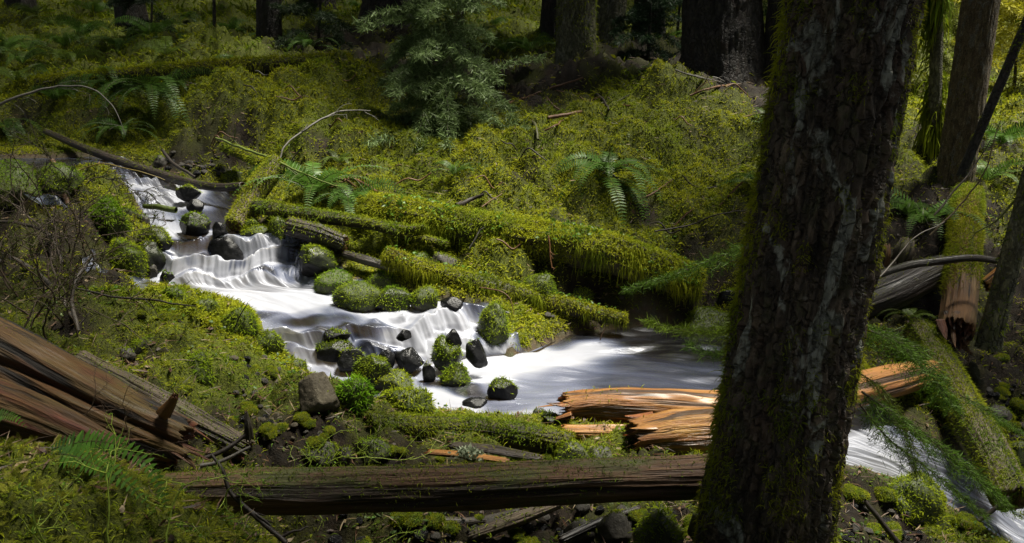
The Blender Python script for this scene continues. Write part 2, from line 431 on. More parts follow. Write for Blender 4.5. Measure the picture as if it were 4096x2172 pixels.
# ------------------------------------------------------------------ creek water: silky long-exposure sheet
LSf, RSf = station_spline(LW, NS), station_spline(RW, NS)
def stepped(s): return 1-sstep(.52, .60, s)
def water_sheet(LSf, RSf, NT, strokes, base, seed, over=.06):
    n = len(LSf); s = np.linspace(0, 1, n)[:, None]*np.ones((1, NT)); t = np.linspace(0, 1, NT)[None]*np.ones((n, 1))
    # uneven crest lines: shift stations along the flow by a noise of the cross position
    q = np.c_[t.ravel()*7, s.ravel()*9, np.zeros(t.size)]
    sh = (fbm(q, 3, seed)*.016+fbm(q*np.array([5, 2, 1]), 2, seed+5)*.004).reshape(s.shape)*np.minimum(1, np.minimum(t, 1-t)*8)
    idx = np.clip(s+sh, 0, 1)*(n-1); i0 = np.clip(idx.astype(int), 0, n-2); fr = (idx-i0)[..., None]
    Ls = LSf[i0]*(1-fr)+LSf[i0+1]*fr; Rs = RSf[i0]*(1-fr)+RSf[i0+1]*fr
    zz = Ls[..., 2]*(1-t)+Rs[..., 2]*t
    # small irregular steps wherever the bed is steep: flat slicks, drops and white landings
    st0 = np.cumsum(np.r_[0, np.linalg.norm(np.diff((LSf+RSf)/2, axis=0), axis=1)]); wd0 = np.linalg.norm(RSf-LSf, axis=1)
    gl = np.gradient(zz, axis=0)/np.maximum(np.gradient(st0)[:, None], 1e-4)
    wst = sstep(.12, .45, -gl)*stepped(s)
    fq = np.c_[(st0[:, None]*np.ones((1, NT))).ravel(), (t*wd0[:, None]).ravel(), np.zeros(t.size)]
    STEP = .185; jit = (fbm(fq*np.array([.9, 2.2, 1]), 3, seed+41)*.24+fbm(fq*np.array([.5, 7, 1]), 2, seed+43)*.012).reshape(zz.shape)
    qz = (zz+jit)/STEP; flo = np.floor(qz); ph = qz-flo
    zst = (flo+sstep(.0, .42, ph))*STEP-jit
    zz = zz*(1-wst*.85)+zst*wst*.85
    drop = (np.exp(-((ph-.21)/.15)**2)*wst).ravel(); slick = (np.exp(-((ph-.58)/.16)**2)*wst).ravel(); land = (np.exp(-((1-ph)/.16)**2)+np.exp(-(ph/.06)**2)).ravel()*wst.ravel()
    tt = (t*(1+2*over)-over)[..., None]
    V = (LSf[:, None]*(1-tt)+RSf[:, None]*tt); V[..., 2] = zz
    X = V.reshape(-1, 3)
    W = np.full(len(X), .035); Fm = W*base
    for pts, wd, f, wt in strokes:
        C = catmull(pts, max(2, len(pts)*8)) if len(pts) > 1 else np.asarray(pts)
        near = np.where((np.abs(X[:, 0]-C[:, 0].mean()) < np.ptp(C[:, 0])/2+wd*2.6) & (np.abs(X[:, 1]-C[:, 1].mean()) < np.ptp(C[:, 1])/2+wd*2.6))[0]
        d = np.full(len(near), 1e9)
        for c in C: d = np.minimum(d, ((X[near]-c)**2).sum(1))
        w = np.exp(-d/(wd*wd))*wt; W[near] += w; Fm[near] += w*f
    Fm = Fm/W
    st = np.cumsum(np.r_[0, np.linalg.norm(np.diff((LSf+RSf)/2, axis=0), axis=1)])
    wid = np.linalg.norm(RSf-LSf, axis=1)
    dz = -np.gradient(zz, axis=0)/np.maximum(np.gradient(st)[:, None], 1e-4)
    slope = np.clip(dz/1.0, 0, 1).ravel()
    fl = np.c_[(st[:, None]*np.ones((1, NT))).ravel(), (t*wid[:, None]).ravel(), np.zeros(X.shape[0])]
    warp = fbm(fl*np.array([.7, .7, 1]), 2, seed+2)*.16
    fl2 = fl.copy(); fl2[:, 1] += warp
    str1 = fbm(fl2*np.array([.8, 4.5, 1]), 4, seed+11, .42)
    str2 = fbm(fl2*np.array([1.2, 16, 1]), 3, seed+13)
    fil = fbm(fl2*np.array([1.0, 24, 1]), 3, seed+17)*(.5+sstep(-.2, .3, fbm(fl2*np.array([1, 1.6, 1]), 2, seed+19)))
    sl2 = slope
    foam = Fm+str1*.30*(1-.55*Fm)+str2*(.05+.25*sl2)*(1-.4*Fm)+fil*(.50*drop+.08*sl2)
    foam = foam-.22*slick+.20*drop+.42*land
    hz_ = np.zeros(len(X))
    for cx, cy, rx, ry in WAKES:
        m = np.where((np.abs(X[:, 0]-cx) < 2.2*rx) & (np.abs(X[:, 1]-cy) < 2.2*ry))[0]
        if not len(m): continue
        dx, dy = (X[m, 0]-cx)/rx, (X[m, 1]-cy)/ry; e = np.hypot(dx, dy); up = (-dx*.75+dy*.65)/np.maximum(e, .05)
        ring = np.exp(-((e-1.05)/.20)**2)
        foam[m] += ring*(.10+.28*np.maximum(up, 0))-.30*np.exp(-((e-1.2)/.3)**2)*np.maximum(-up, 0)
        hz_[m] += ring*.035*np.maximum(up, -.4)
    X[:, 2] += hz_
    rough = (fbm(fl2*np.array([1.6, 3.2, 1]), 2, seed+23)*.06+fbm(fl2*np.array([1.5, 20, 1]), 2, seed+29)*.008*sl2)
    X[:, 2] += rough*np.minimum(1, np.minimum(t, 1-t)*10).ravel()+.035*sl2*Fm
    # thin the sheet out towards the banks
    edge = np.clip(np.minimum(t, 1-t).ravel()*wid.repeat(NT)/.10, 0, 1)
    foam = foam*(.35+.65*edge)
    return dict(V=X, F=grid_faces(n, NT), attrs=dict(foam=np.clip(foam, 0, 1.15), flow=fl2))
def wp(px, py):
    """point of the water surface seen at a photo point (bare terrain there carries the water level)"""
    return ground(px, py)
WAKES = []
def stroke(pts, w, f, wt=1.0): return ([wp(a, b) for a, b in pts], w*.85, f, wt*1.4)
STROKES = [
    stroke([(-60,185),(-20,182),(20,180),(60,174),(85,165)], .55, .02, 3), stroke([(96,163),(108,170),(120,178)], .16, .55), stroke([(122,182),(140,188),(160,196),(185,205)], .26, 1.1, 2), stroke([(165,190),(185,200),(205,208)], .16, .95),
    stroke([(215,205),(240,205),(262,214)], .22, .12, 1.5), stroke([(188,214),(205,222)], .12, .35), stroke([(150,212),(160,220),(172,229)], .13, .85), stroke([(225,222),(245,228)], .16, .28),
    stroke([(150,231),(175,232),(200,237),(216,244)], .11, 1.0, 1.6), stroke([(228,236),(255,240),(280,245)], .13, .85, 1.2), stroke([(290,244),(312,243)], .15, .18, 1.3), stroke([(300,255),(296,264)], .1, .35),
    stroke([(175,244),(190,245),(206,247)], .11, .02, 2.2), stroke([(185,240),(205,243)], .06, .25, 1.0), stroke([(168,251),(180,255),(196,260)], .1, .8, 1.2), stroke([(196,254),(208,266),(212,276)], .1, .9, 1.2), stroke([(190,260),(192,268)], .06, .35),
    stroke([(243,246),(252,252),(270,254)], .10, 1.0, 1.5), stroke([(270,254),(256,262),(242,272),(232,277)], .09, .85), stroke([(238,264),(228,268)], .07, .25, 1.3), stroke([(286,258),(288,268),(291,275)], .08, .28, 1.2),
    stroke([(258,268),(266,267),(274,271)], .06, .08, 1.8), stroke([(258,276),(268,280),(280,284)], .08, .72), stroke([(278,270),(286,278),(300,285)], .09, .95, 1.3), stroke([(304,272),(310,284)], .08, .75), stroke([(248,272),(246,282)], .06, .3),
    stroke([(158,284),(185,284),(210,281),(240,287),(270,293),(320,300),(360,302)], .24, 1.12, 2.4), stroke([(172,270),(178,276)], .07, .55), stroke([(262,291),(268,294)], .05, .6, 1.5), stroke([(230,300),(262,304)], .15, .9),
    stroke([(262,312),(268,314)], .08, .25, 1.3), stroke([(282,320),(296,318),(320,314)], .10, .65), stroke([(283,327),(296,330),(312,330)], .12, .12, 1.6), stroke([(270,326),(280,338),(292,352)], .14, .72, 1.6), stroke([(292,350),(310,364),(330,376)], .14, .8, 1.5),
    stroke([(330,319),(345,318),(358,316)], .10, .35, 1.4), stroke([(365,310),(385,312)], .08, .7), stroke([(388,318),(415,322),(445,328)], .22, 1.12, 2.4), stroke([(455,314),(478,316)], .12, .35, 1.2), stroke([(462,322),(482,328)], .12, .75),
    stroke([(388,331),(400,334),(410,337)], .07, .10, 1.8), stroke([(338,332),(348,338),(358,348)], .1, .38, 1.2), stroke([(356,326),(364,336),(370,346)], .08, .62), stroke([(375,347),(395,345),(428,346)], .09, 1.05, 1.8), stroke([(330,344),(320,352)], .06, .3),
    stroke([(404,358),(403,368)], .06, .95, 1.2), stroke([(448,346),(458,355),(470,362)], .11, .72), stroke([(486,336),(494,348),(502,360)], .08, .85, 1.2), stroke([(476,332),(484,345)], .06, .5),
    stroke([(470,366),(520,367),(570,366),(605,367)], .24, 1.15, 3), stroke([(395,375),(415,382),(430,378)], .12, .85), stroke([(360,385),(345,390)], .12, .7), stroke([(335,378),(350,382)], .1, .85), stroke([(435,386),(450,389),(464,395)], .10, .12, 1.8), stroke([(462,380),(476,376),(490,374)], .08, .9),
    stroke([(430,400),(440,406),(456,410)], .16, 1.05, 2), stroke([(470,397),(480,400),(488,402)], .08, .16, 1.8), stroke([(500,402),(530,405),(560,405)], .2, .62, 1.4), stroke([(530,385),(560,388),(590,385)], .18, .55), stroke([(520,415),(545,412)], .1, .9),
    stroke([(600,354),(620,360),(640,364)], .16, .40), stroke([(585,346),(615,345),(640,346)], .16, .05, 3), stroke([(622,372),(650,374),(690,380)], .2, .05, 3), stroke([(630,346),(680,350),(720,352)], .35, .0, 3), stroke([(660,362),(700,368),(730,372)], .3, .05, 2), stroke([(560,345),(600,338),(640,334)], .15, .06, 1.6), stroke([(650,372),(690,375),(730,380)], .25, .05, 2), stroke([(600,384),(640,390)], .18, .15, 2), stroke([(585,350),(560,356)], .12, .5),
    stroke([(770,380),(820,410)], .3, .4), stroke([(852,430),(858,445),(866,462)], .20, 1.1, 2), stroke([(880,458),(900,466)], .15, 1.0, 1.5), stroke([(930,470),(960,490),(1000,510)], .22, .8, 1.6), stroke([(950,505),(985,525)], .15, .7),
]
# ------------------------------------------------------------------ wood, bark and stone
def wood_mat(name, dark, mid, light, green=0.0, rough=(.55, .8), rot=(.10, .028, .010), gloss=0.0, gscale=9, crack=.75, grn=(.045,.055,.010)):
    m, nt, o = newmat(name)
    a = nd(nt, "Attribute", attribute_name="gco"); r = nd(nt, "Attribute", attribute_name="rot"); hv = nd(nt, "Attribute", attribute_name="cavity")
    v1 = vscale(nt, a.outputs["Vector"], (gscale, gscale, gscale*.12)); v2 = vscale(nt, a.outputs["Vector"], (60, 60, 3.0)); v3 = vscale(nt, a.outputs["Vector"], (2.2, 2.2, 1.1))
    n1 = noise(nt, v1, 1, 6, .62, .4); n2 = noise(nt, v2, 1, 5, .65); n3 = noise(nt, v3, 1, 5, .6)
    g = math_(nt, "ADD", math_(nt, "MULTIPLY", n1, .55), math_(nt, "MULTIPLY", n2, .45))
    c = ramp(nt, g, [(.33, dark), (.5, mid), (.68, light)])
    c = mix(nt, math_(nt, "MULTIPLY", ramp(nt, n3, [(.45, 0.), (.7, 1.)]), .55), c, mid)
    c = mix(nt, r.outputs["Fac"], c, ramp(nt, n2, [(.3, tuple(.25*x for x in rot)), (.55, rot), (.75, tuple(1.9*x for x in rot))]))
    if green:
        n4 = noise(nt, vscale(nt, a.outputs["Vector"], (6, 6, 2.0)), 1, 6, .7)
        c = mix(nt, math_(nt, "MULTIPLY", ramp(nt, n4, [(.48, 0.), (.62, 1.)]), green), c, grn)
    crk = ramp(nt, noise(nt, vscale(nt, a.outputs["Vector"], (14, 14, .7)), 1, 3, .5), [(.40, 1.), (.46, 0.)])
    c = mix(nt, math_(nt, "MULTIPLY", crk, crack), c, tuple(.15*x for x in dark))
    rr = nd(nt, "MapRange", {"Value": n3, "From Min": .35, "From Max": .65, "To Min": rough[0], "To Max": rough[1]})
    h = math_(nt, "SUBTRACT", math_(nt, "ADD", g, math_(nt, "MULTIPLY", n2, .4)), math_(nt, "MULTIPLY", crk, .6))
    b = nd(nt, "BsdfPrincipled", {"Base Color": c, "Roughness": rr.outputs[0], "Specular IOR Level": .4, "Coat Weight": gloss, "Coat Roughness": .3, "Normal": bump(nt, h, .9, .022)})
    nt.links.new(b.outputs[0], o.inputs[0]); return m
M_ORANGE = wood_mat("wet_orange_wood", (.040, .013, .003), (.22, .090, .014), (.42, .235, .055), rough=(.35, .75), gloss=.22, rot=(.17, .050, .008), gscale=7, crack=.85)
M_BROWN = wood_mat("weathered_brown_wood", (.025, .013, .006), (.078, .038, .017), (.15, .083, .038), green=.85, rough=(.5, .8), gscale=8)
M_GOLD = wood_mat("golden_brown_wood", (.020, .009, .003), (.095, .042, .009), (.20, .108, .028), green=.3, rough=(.55, .85), gloss=.05, rot=(.07, .020, .007), gscale=7, crack=.9)
M_ROT = wood_mat("red_brown_rotting_wood", (.012, .006, .002), (.066, .031, .006), (.145, .080, .017), green=.3, rough=(.55, .85), gloss=.05, rot=(.075, .018, .006), gscale=7, crack=.95)
M_GREY = wood_mat("grey_decayed_wood", (.025, .018, .012), (.075, .055, .036), (.15, .115, .078), green=.75, rough=(.6, .85), grn=(.06, .065, .014))
M_DARK = wood_mat("dark_wet_wood", (.008, .006, .005), (.026, .018, .014), (.07, .05, .038), green=.25, rough=(.3, .6), gloss=.2)
M_UNDER = wood_mat("mossed_log_wood", (.010, .008, .004), (.030, .024, .010), (.06, .045, .02), green=.9, grn=(.028, .034, .006))
def bark_mat(name, dark, mid, light, lichen=.0, green=.4, red=.3, sc=1.0):
    m, nt, o = newmat(name)
    a = nd(nt, "Attribute", attribute_name="gco"); cv = nd(nt, "Attribute", attribute_name="cavity")
    A = a.outputs["Vector"]
    n1 = noise(nt, vscale(nt, A, (9*sc, 9*sc, 3.5*sc)), 1, 7, .65, .3); n2 = noise(nt, vscale(nt, A, (40*sc, 40*sc, 18*sc)), 1, 6, .7); n3 = noise(nt, vscale(nt, A, (5*sc, 5*sc, 2.2*sc)), 1, 5, .6, .6)
    g = math_(nt, "ADD", math_(nt, "MULTIPLY", n1, .55), math_(nt, "MULTIPLY", n2, .45))
    c = ramp(nt, g, [(.36, dark), (.52, mid), (.68, light)])
    c = mix(nt, math_(nt, "MULTIPLY", ramp(nt, n3, [(.52, 0.), (.66, 1.)]), red), c, (.075, .024, .010))
    n4 = noise(nt, vscale(nt, A, (12*sc, 12*sc, 7*sc)), 1, 8, .75)
    c = mix(nt, math_(nt, "MULTIPLY", ramp(nt, n4, [(.52, 0.), (.62, 1.)]), green), c, (.045, .055, .010))
    if lichen:
        n5 = noise(nt, vscale(nt, A, (5.5*sc, 5.5*sc, 2.4*sc)), 1, 7, .62, .9)
        lm = math_(nt, "MULTIPLY", ramp(nt, n5, [(.565, 0.), (.60, 1.)]), ramp(nt, n2, [(.30, .15), (.45, 1.)]))
        c = mix(nt, math_(nt, "MULTIPLY", lm, lichen), c, ramp(nt, n2, [(.3, (.13, .125, .095)), (.7, (.38, .38, .32))]))
    vo = nd(nt, "TexVoronoi", {"Scale": 1.0, "Randomness": 1.0}, feature="DISTANCE_TO_EDGE"); wn = nd(nt, "TexNoise", {"Scale": 14.0*sc, "Detail": 4.0}); nt.links.new(A, wn.inputs["Vector"])
    wv = nd(nt, "VectorMath", operation="MULTIPLY_ADD"); nt.links.new(wn.outputs["Color"], wv.inputs[0]); wv.inputs[1].default_value = (.12, .12, .22); nt.links.new(A, wv.inputs[2])
    nt.links.new(vscale(nt, wv.outputs[0], (17*sc, 17*sc, 8*sc)), vo.inputs["Vector"])
    ed = ramp(nt, vo.outputs["Distance"], [(.0, 0.), (.14, 1.)])
    c = mix(nt, math_(nt, "MULTIPLY", math_(nt, "SUBTRACT", 1.0, ed), .45), c, tuple(.3*x for x in dark))
    c = mix(nt, cv.outputs["Fac"], c, tuple(.3*x for x in dark))
    b = nd(nt, "BsdfPrincipled", {"Base Color": c, "Roughness": .6, "Specular IOR Level": .4, "Normal": bump(nt, math_(nt, "ADD", math_(nt, "ADD", g, math_(nt, "MULTIPLY", n4, .5)), math_(nt, "MULTIPLY", ed, .5)), 1.0, .035)})
    nt.links.new(b.outputs[0], o.inputs[0]); return m
M_BARK = bark_mat("wet_dark_bark", (.015, .011, .008), (.080, .057, .038), (.23, .165, .11), lichen=.95, green=.5, red=.4)
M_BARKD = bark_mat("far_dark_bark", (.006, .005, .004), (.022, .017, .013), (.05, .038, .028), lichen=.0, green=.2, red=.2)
M_BARKM = bark_mat("mossy_grey_bark", (.03, .028, .014), (.12, .115, .060), (.28, .26, .14), lichen=.3, green=.9, red=.05)
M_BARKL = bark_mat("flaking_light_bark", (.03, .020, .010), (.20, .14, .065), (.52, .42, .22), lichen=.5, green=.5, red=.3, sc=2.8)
def rock_mat(name, dark, mid, light, rough=(.3, .6), spec=.5):
    m, nt, o = newmat(name)
    tc = nd(nt, "TexCoord"); p = tc.outputs["Object"]; mo = nd(nt, "Attribute", attribute_name="mossy")
    n1 = noise(nt, p, 3.5, 6, .6); n2 = noise(nt, p, 22, 6, .7); n3 = noise(nt, p, 70, 3, .6)
    g = math_(nt, "ADD", math_(nt, "MULTIPLY", n1, .5), math_(nt, "MULTIPLY", n2, .5))
    c = ramp(nt, g, [(.35, dark), (.5, mid), (.68, light)])
    c = mix(nt, mo.outputs["Fac"], c, ramp(nt, n2, [(.3, (.012, .02, .003)), (.7, (.05, .066, .007))]))
    rr = nd(nt, "MapRange", {"Value": n1, "From Min": .35, "From Max": .65, "To Min": rough[0], "To Max": rough[1]})
    b = nd(nt, "BsdfPrincipled", {"Base Color": c, "Roughness": rr.outputs[0], "Specular IOR Level": spec, "Normal": bump(nt, math_(nt, "ADD", g, math_(nt, "MULTIPLY", n3, .3)), .7, .02)})
    nt.links.new(b.outputs[0], o.inputs[0]); return m
M_WETROCK = rock_mat("wet_black_stone", (.002, .002, .002), (.0055, .0055, .006), (.014, .014, .015), (.18, .5), .22)
M_ROCK = rock_mat("grey_stone", (.016, .014, .012), (.042, .038, .032), (.09, .082, .068), (.4, .75), .3)
M_TAN = rock_mat("tan_grey_boulder", (.035, .030, .020), (.075, .063, .043), (.12, .104, .074), (.65, .85), .25)

def log_geo(pts, rad, nseg=80, step=.03, amp=.10, gk=5.0, lump=.12, jag=(.0, .0), seed=0, capd=.12, flat=(1, 1), crack=None, rotp=0):
    p = np.asarray(pts, float); L = np.linalg.norm(np.diff(p, axis=0), axis=1).sum(); n = int(L/step)+4
    Cf = catmull(p, 600); Tf, Nf, Bf = frames(Cf); lf = np.linspace(0, L, 600)
    a = np.linspace(0, 2*PI, nseg, endpoint=False); ca, sa = np.cos(a), np.sin(a)
    q = lambda k, s: fbm(np.c_[ca*k, sa*k, np.full(nseg, s)], 4, seed+int(s))
    e0 = jag[0]*(q(1.2, 3)*1.2+q(6, 5)*.8); e1 = L+jag[1]*(q(1.2, 7)*1.2+q(6, 9)*.8)
    rows = []; K = 7
    u = np.linspace(0, 1, n)
    l = e0[None]*(1-u[:, None])+e1[None]*u[:, None]; shr = np.ones(n); cap = np.zeros(n)
    k_ = (np.arange(1, K+1)/K)
    def capl(e, sgn, s, d):
        out = []
        for k in k_:
            rr = 1-k
            out.append(e*(1-k)+e.mean()*k-sgn*d*(.35*k+fbm(np.c_[ca*rr*5, sa*rr*5, np.full(nseg, s)], 4, seed+31)*1.3*min(1, 2.5*k)*(1 if k < 1 else .2)))
        return np.array(out)
    c1 = capl(e1, 1, 2.2, capd); c0 = capl(e0, -1, 5.2, capd)[::-1]
    l = np.vstack([c0, l, c1]); shr = np.r_[(1-k_)[::-1], shr, 1-k_]; cap = np.r_[np.ones(K), cap, np.ones(K)]
    shr = np.maximum(shr, .012)
    lc = np.clip(l, 0, L); ex = l-lc
    rb = np.interp(lc/L, np.linspace(0, 1, len(rad)), rad)
    A = a[None]*np.ones_like(l)
    g3 = np.stack([np.cos(A), np.sin(A), l], -1)
    low = fbm((g3*np.array([.9, .9, 1.3])).reshape(-1, 3), 3, seed+1).reshape(l.shape)
    gv = fbm((g3*np.array([gk, gk, .95])).reshape(-1, 3), 4, seed+2, .55).reshape(l.shape)
    hi = fbm((g3*np.array([gk*3.5, gk*3.5, 2.2])).reshape(-1, 3), 3, seed+4).reshape(l.shape)
    step_ = np.tanh((gv-.12)*14)*.22
    f = 1+lump*low+amp*(gv*.55+step_)+amp*.40*hi
    if crack is not None:
        ang, wdt, dep = crack; dd = np.abs((A-ang-.25*np.sin(l*2.1)+PI) % (2*PI)-PI); f = f-dep*np.exp(-(dd/wdt)**2)
    r = rb*f*shr[:, None]
    def it(M): return np.stack([np.interp(lc.ravel(), lf, M[:, k]) for k in range(3)], -1).reshape(l.shape+(3,))
    T, N, B = it(Tf), it(Nf), it(Bf)
    V = it(Cf)+T*ex[..., None]+r[..., None]*(N*(np.cos(A)*flat[0])[..., None]+B*(np.sin(A)*flat[1])[..., None])
    gco = np.stack([np.cos(A)*rb, np.sin(A)*rb, l], -1)
    rot = np.repeat(cap[:, None], nseg, 1)
    if rotp: rot = np.clip(rot+rotp*sstep(.0, .35, fbm((g3*np.array([1.5, 1.5, 2.2])).reshape(-1, 3), 4, seed+71).reshape(l.shape)), 0, 1)
    cav = np.clip(-gv*2-.15, 0, 1)
    return dict(V=V.reshape(-1, 3), F=grid_faces(len(l), nseg, True), attrs=dict(gco=gco.reshape(-1, 3)+seed*1.37, rot=rot.ravel(), cavity=cav.ravel()))
def trunk_geo(base, top, r0, r1, nseg=120, step=.05, flare=.6, fh=.5, lobes=5, ridge=.07, seed=0, bend=0, rk=7.0, vs=.9):
    base = np.array(base); top = np.array(top); L = np.linalg.norm(top-base); n = int(L/step)+2
    u = np.linspace(0, 1, n); C = base*(1-u[:, None])+top*u[:, None]; C[:, 0] += bend*np.sin(u*PI)
    T, N, B = frames(C); a = np.linspace(0, 2*PI, nseg, endpoint=False); h = u*L
    rr = r0+(r1-r0)*u
    A = a[None]*np.ones((n, 1)); Hh = h[:, None]*np.ones((1, nseg))
    g3 = np.stack([np.cos(A), np.sin(A), Hh], -1).reshape(-1, 3)
    lob = .5+.5*np.cos(A*lobes+fbm(g3*.8, 2, seed+8).reshape(A.shape)*3+seed)
    fl = flare*np.exp(-Hh/fh)*(.45+.75*lob)
    low = fbm(g3*np.array([1.2, 1.2, .8]), 3, seed).reshape(A.shape)
    rd = fbm(g3*np.array([rk, rk, vs]), 4, seed+3, .5, True).reshape(A.shape)
    pl = fbm(g3*np.array([rk*1.6, rk*1.6, vs*4]), 4, seed+5).reshape(A.shape)
    pl2 = np.tanh(pl*6)
    pl3 = np.tanh(fbm(g3*np.array([rk*3.4, rk*3.4, vs*8]), 3, seed+6).reshape(A.shape)*7)
    f = 1+fl+.06*low+ridge*rd*.7+ridge*.38*pl2+ridge*.26*pl3
    r = rr[:, None]*f
    V = C[:, None]+r[..., None]*(np.cos(A)[..., None]*N[:, None]+np.sin(A)[..., None]*B[:, None])
    gco = np.stack([np.cos(A)*rr[:, None], np.sin(A)*rr[:, None], Hh], -1).reshape(-1, 3)+seed*2.1
    cav = np.clip(-rd*1.3-pl2*.35-.1, 0, 1)
    return dict(V=V.reshape(-1, 3), F=grid_faces(n, nseg, True), attrs=dict(gco=gco, cavity=cav.ravel()))
def vnormals(g):
    V = g["V"]; n = np.zeros_like(V)
    for f in (g["F"] if isinstance(g["F"], list) else [g["F"]]):
        f = np.asarray(f); c = np.cross(V[f[:, 2]]-V[f[:, 0]], V[f[:, -1]]-V[f[:, 1]]) if f.shape[1] == 4 else np.cross(V[f[:, 1]]-V[f[:, 0]], V[f[:, 2]]-V[f[:, 0]])
        for k in range(f.shape[1]): np.add.at(n, f[:, k], c)
    return norm(n)
def outward(g, C=None):
    """flip a closed mesh whose faces point inwards"""
    V = g["V"]; F = g["F"]; a, b, c = V[F[:, 0]], V[F[:, 1]], V[F[:, 2]]
    if C is None: C = V.mean(0)
    if (np.einsum("ij,ij->i", np.cross(b-a, c-a), a)).sum()-(np.cross(b-a, c-a)@C).sum() < 0: g["F"] = F[:, ::-1]
    return g
def moss_fur(g, dens, L, W, bright=.5, mask=None, seg=2, up=.25, out=.6, rnd=.65, droop=.5, seed=5, brown=.12, tint=None, lvar=.5):
    P, N = sample(g["V"], g["F"], dens, mask=mask)
    c = mosscol(P, bright=bright, seed=seed, brown=brown)
    if tint is not None: c = c*np.asarray(tint)
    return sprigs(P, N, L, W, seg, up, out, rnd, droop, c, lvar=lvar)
def topmask(lo=-.2, hi=.35, seed=3, sc=3.0, cut=0.0):
    return lambda P, N: sstep(lo, hi, N[:, 2]+fbm(P*sc*.7, 3, seed)*.95-cut)
# ------------------------------------------------------------------ rocks
def ico(sub):
    import bmesh
    bm = bmesh.new(); bmesh.ops.create_icosphere(bm, subdivisions=sub, radius=1)
    V = np.array([v.co[:] for v in bm.verts]); F = np.array([[v.index for v in f.verts] for f in bm.faces]); bm.free(); return V, F
ICO = {k: ico(k) for k in (2, 3, 4, 5)}
def rock_geo(c, rx, ry, rz, seed, facets=7, rot=None, sub=4, rough=.16, mossy=0.0):
    V, F = ICO[sub]; r = np.random.default_rng(seed); V = V.copy()
    V = V*(1+rough*fbm(V*1.1+seed, 3, seed)[:, None]*2)
    for k in range(facets):
        n = norm(r.normal(0, 1, 3)*np.array([1, 1, .8])); h = r.uniform(.55, .9); s = V@n-h
        V = V-n*(np.maximum(s, 0)*.88)[:, None]
    V = V*(1+.05*fbm(V*4+seed, 3, seed+1)[:, None]+.022*fbm(V*12, 2, seed+2)[:, None])
    V = V/np.abs(V).max(0)
    a = r.uniform(0, 6.3) if rot is None else rot
    R = np.array([[math.cos(a), -math.sin(a), 0], [math.sin(a), math.cos(a), 0], [0, 0, 1]])
    V = (V@R.T); V = V/np.abs(V).max(0)*np.array([rx, ry, rz])+c
    g = dict(V=V, F=F, attrs=dict(mossy=np.zeros(len(V))))
    if mossy > 0:
        N = vnormals(g); g["attrs"]["mossy"] = mossy*np.clip(sstep(-.35, .3, N[:, 2]+fbm(V*3, 3, seed+3)*.6+(mossy-.7)*1.2), 0, 1)
    return g
def rock(box, label, moss=.9, mat=None, cat="rock", name="rock", seed=None, base=None, dy=.5, group=None, facets=7, L=.03, tint=(.95, 1.08, .9), bright=.55, sub=4, hk=.62, dens=6500, dd=0.0, mcut=None):
    x0, y0, x1, y1 = box; seed = seed or (int(x0*7+y0*13) % 997)
    B = ground((x0+x1)/2, y1-1.5) if base is None else atz((x0+x1)/2, y1-1.5, base)
    s = pxs(B); rx = (x1-x0)/2*s; h = (y1-y0)*s; ry = max(rx*.75, h*.45); rz = h*hk
    c = at((x0+x1)/2, y0+(y1-y0)*.60, B[1]+ry*dy+dd)
    t = thing(name, label, cat, c, group)
    g = rock_geo(c, rx, ry, rz, seed, facets, None, sub, mossy=moss)
    part("stone", g, mat or (M_ROCK if moss > .5 else M_WETROCK), t)
    if moss > .05:
        mc = (.9-moss)*.9 if mcut is None else mcut
        mk = lambda P, N: sstep(-.25, .25, N[:, 2]+fbm(P*3, 3, seed+3)*.6-mc)
        m = moss_fur(g, dens, L, L*.19, bright, mk, seed=seed % 40, brown=.04, tint=tint, droop=.35)
        if len(m["V"]): part("moss", m, M_MOSS, t)
    return t, g
# ------------------------------------------------------------------ ferns
def frond_geo(C, plen, npair=26, wid=.22, col=(.060, .125, .016), r=None, droop=.3, curl=.15, face=None):
    """rachis curve C (k x 3) with a row of pinnae on both sides"""
    r = r or rng; n = npair; X = catmull(C, n*2+6); T, N, B = frames(X)
    if face is not None:
        N = norm(face[None]-T*(T@face)[:, None]); B = np.cross(T, N)
    u = np.linspace(0, 1, len(X))
    i = np.arange(4, len(X)-1, 2); uu = (i-4)/(len(X)-5)
    prof = np.minimum(1, .45+uu*3.0)*np.power(np.clip(1-uu, 0, 1), .55)*1.05
    gs = [tube(X, [plen*.045, plen*.012], 4, n=len(X))]; gs[0]["smooth"] = False
    gs[0]["col"] = np.tile(np.array([[.085, .10, .03]]), (len(gs[0]["V"]), 1))
    for sg in (-1, 1):
        m = len(i); l = plen*prof*r.uniform(.88, 1.08, m)
        d = norm(B[i]*sg*.94+T[i]*.30+N[i]*(.12+r.normal(0, .07, m))[:, None]); w = norm(np.cross(N[i], d))*(l*wid*.5+plen*.012)[:, None]
        dn = -N[i]*droop-np.array([0, 0, curl])
        p0 = X[i]; p1 = p0+d*(l*.5)[:, None]+dn*(l*.08)[:, None]; p2 = p0+d*l[:, None]+dn*(l*.30)[:, None]
        V = np.stack([p0-w*.75, p0+w*.75, p1-w*.95, p1+w*.95, p2-w*.12, p2+w*.12], 1)
        b = (np.arange(m)*6)[:, None, None]; F = (b+np.array([[0, 1, 3, 2], [2, 3, 5, 4]])[None]).reshape(-1, 4)
        c = np.asarray(col)[None]*r.uniform(.75, 1.3, (m, 1)); c = np.repeat(c[:, None], 6, 1); 
        gs.append(dict(V=V.reshape(-1, 3), F=F, col=c.reshape(-1, 3), smooth=False))
    g = merge(gs); g["smooth"] = False; return g
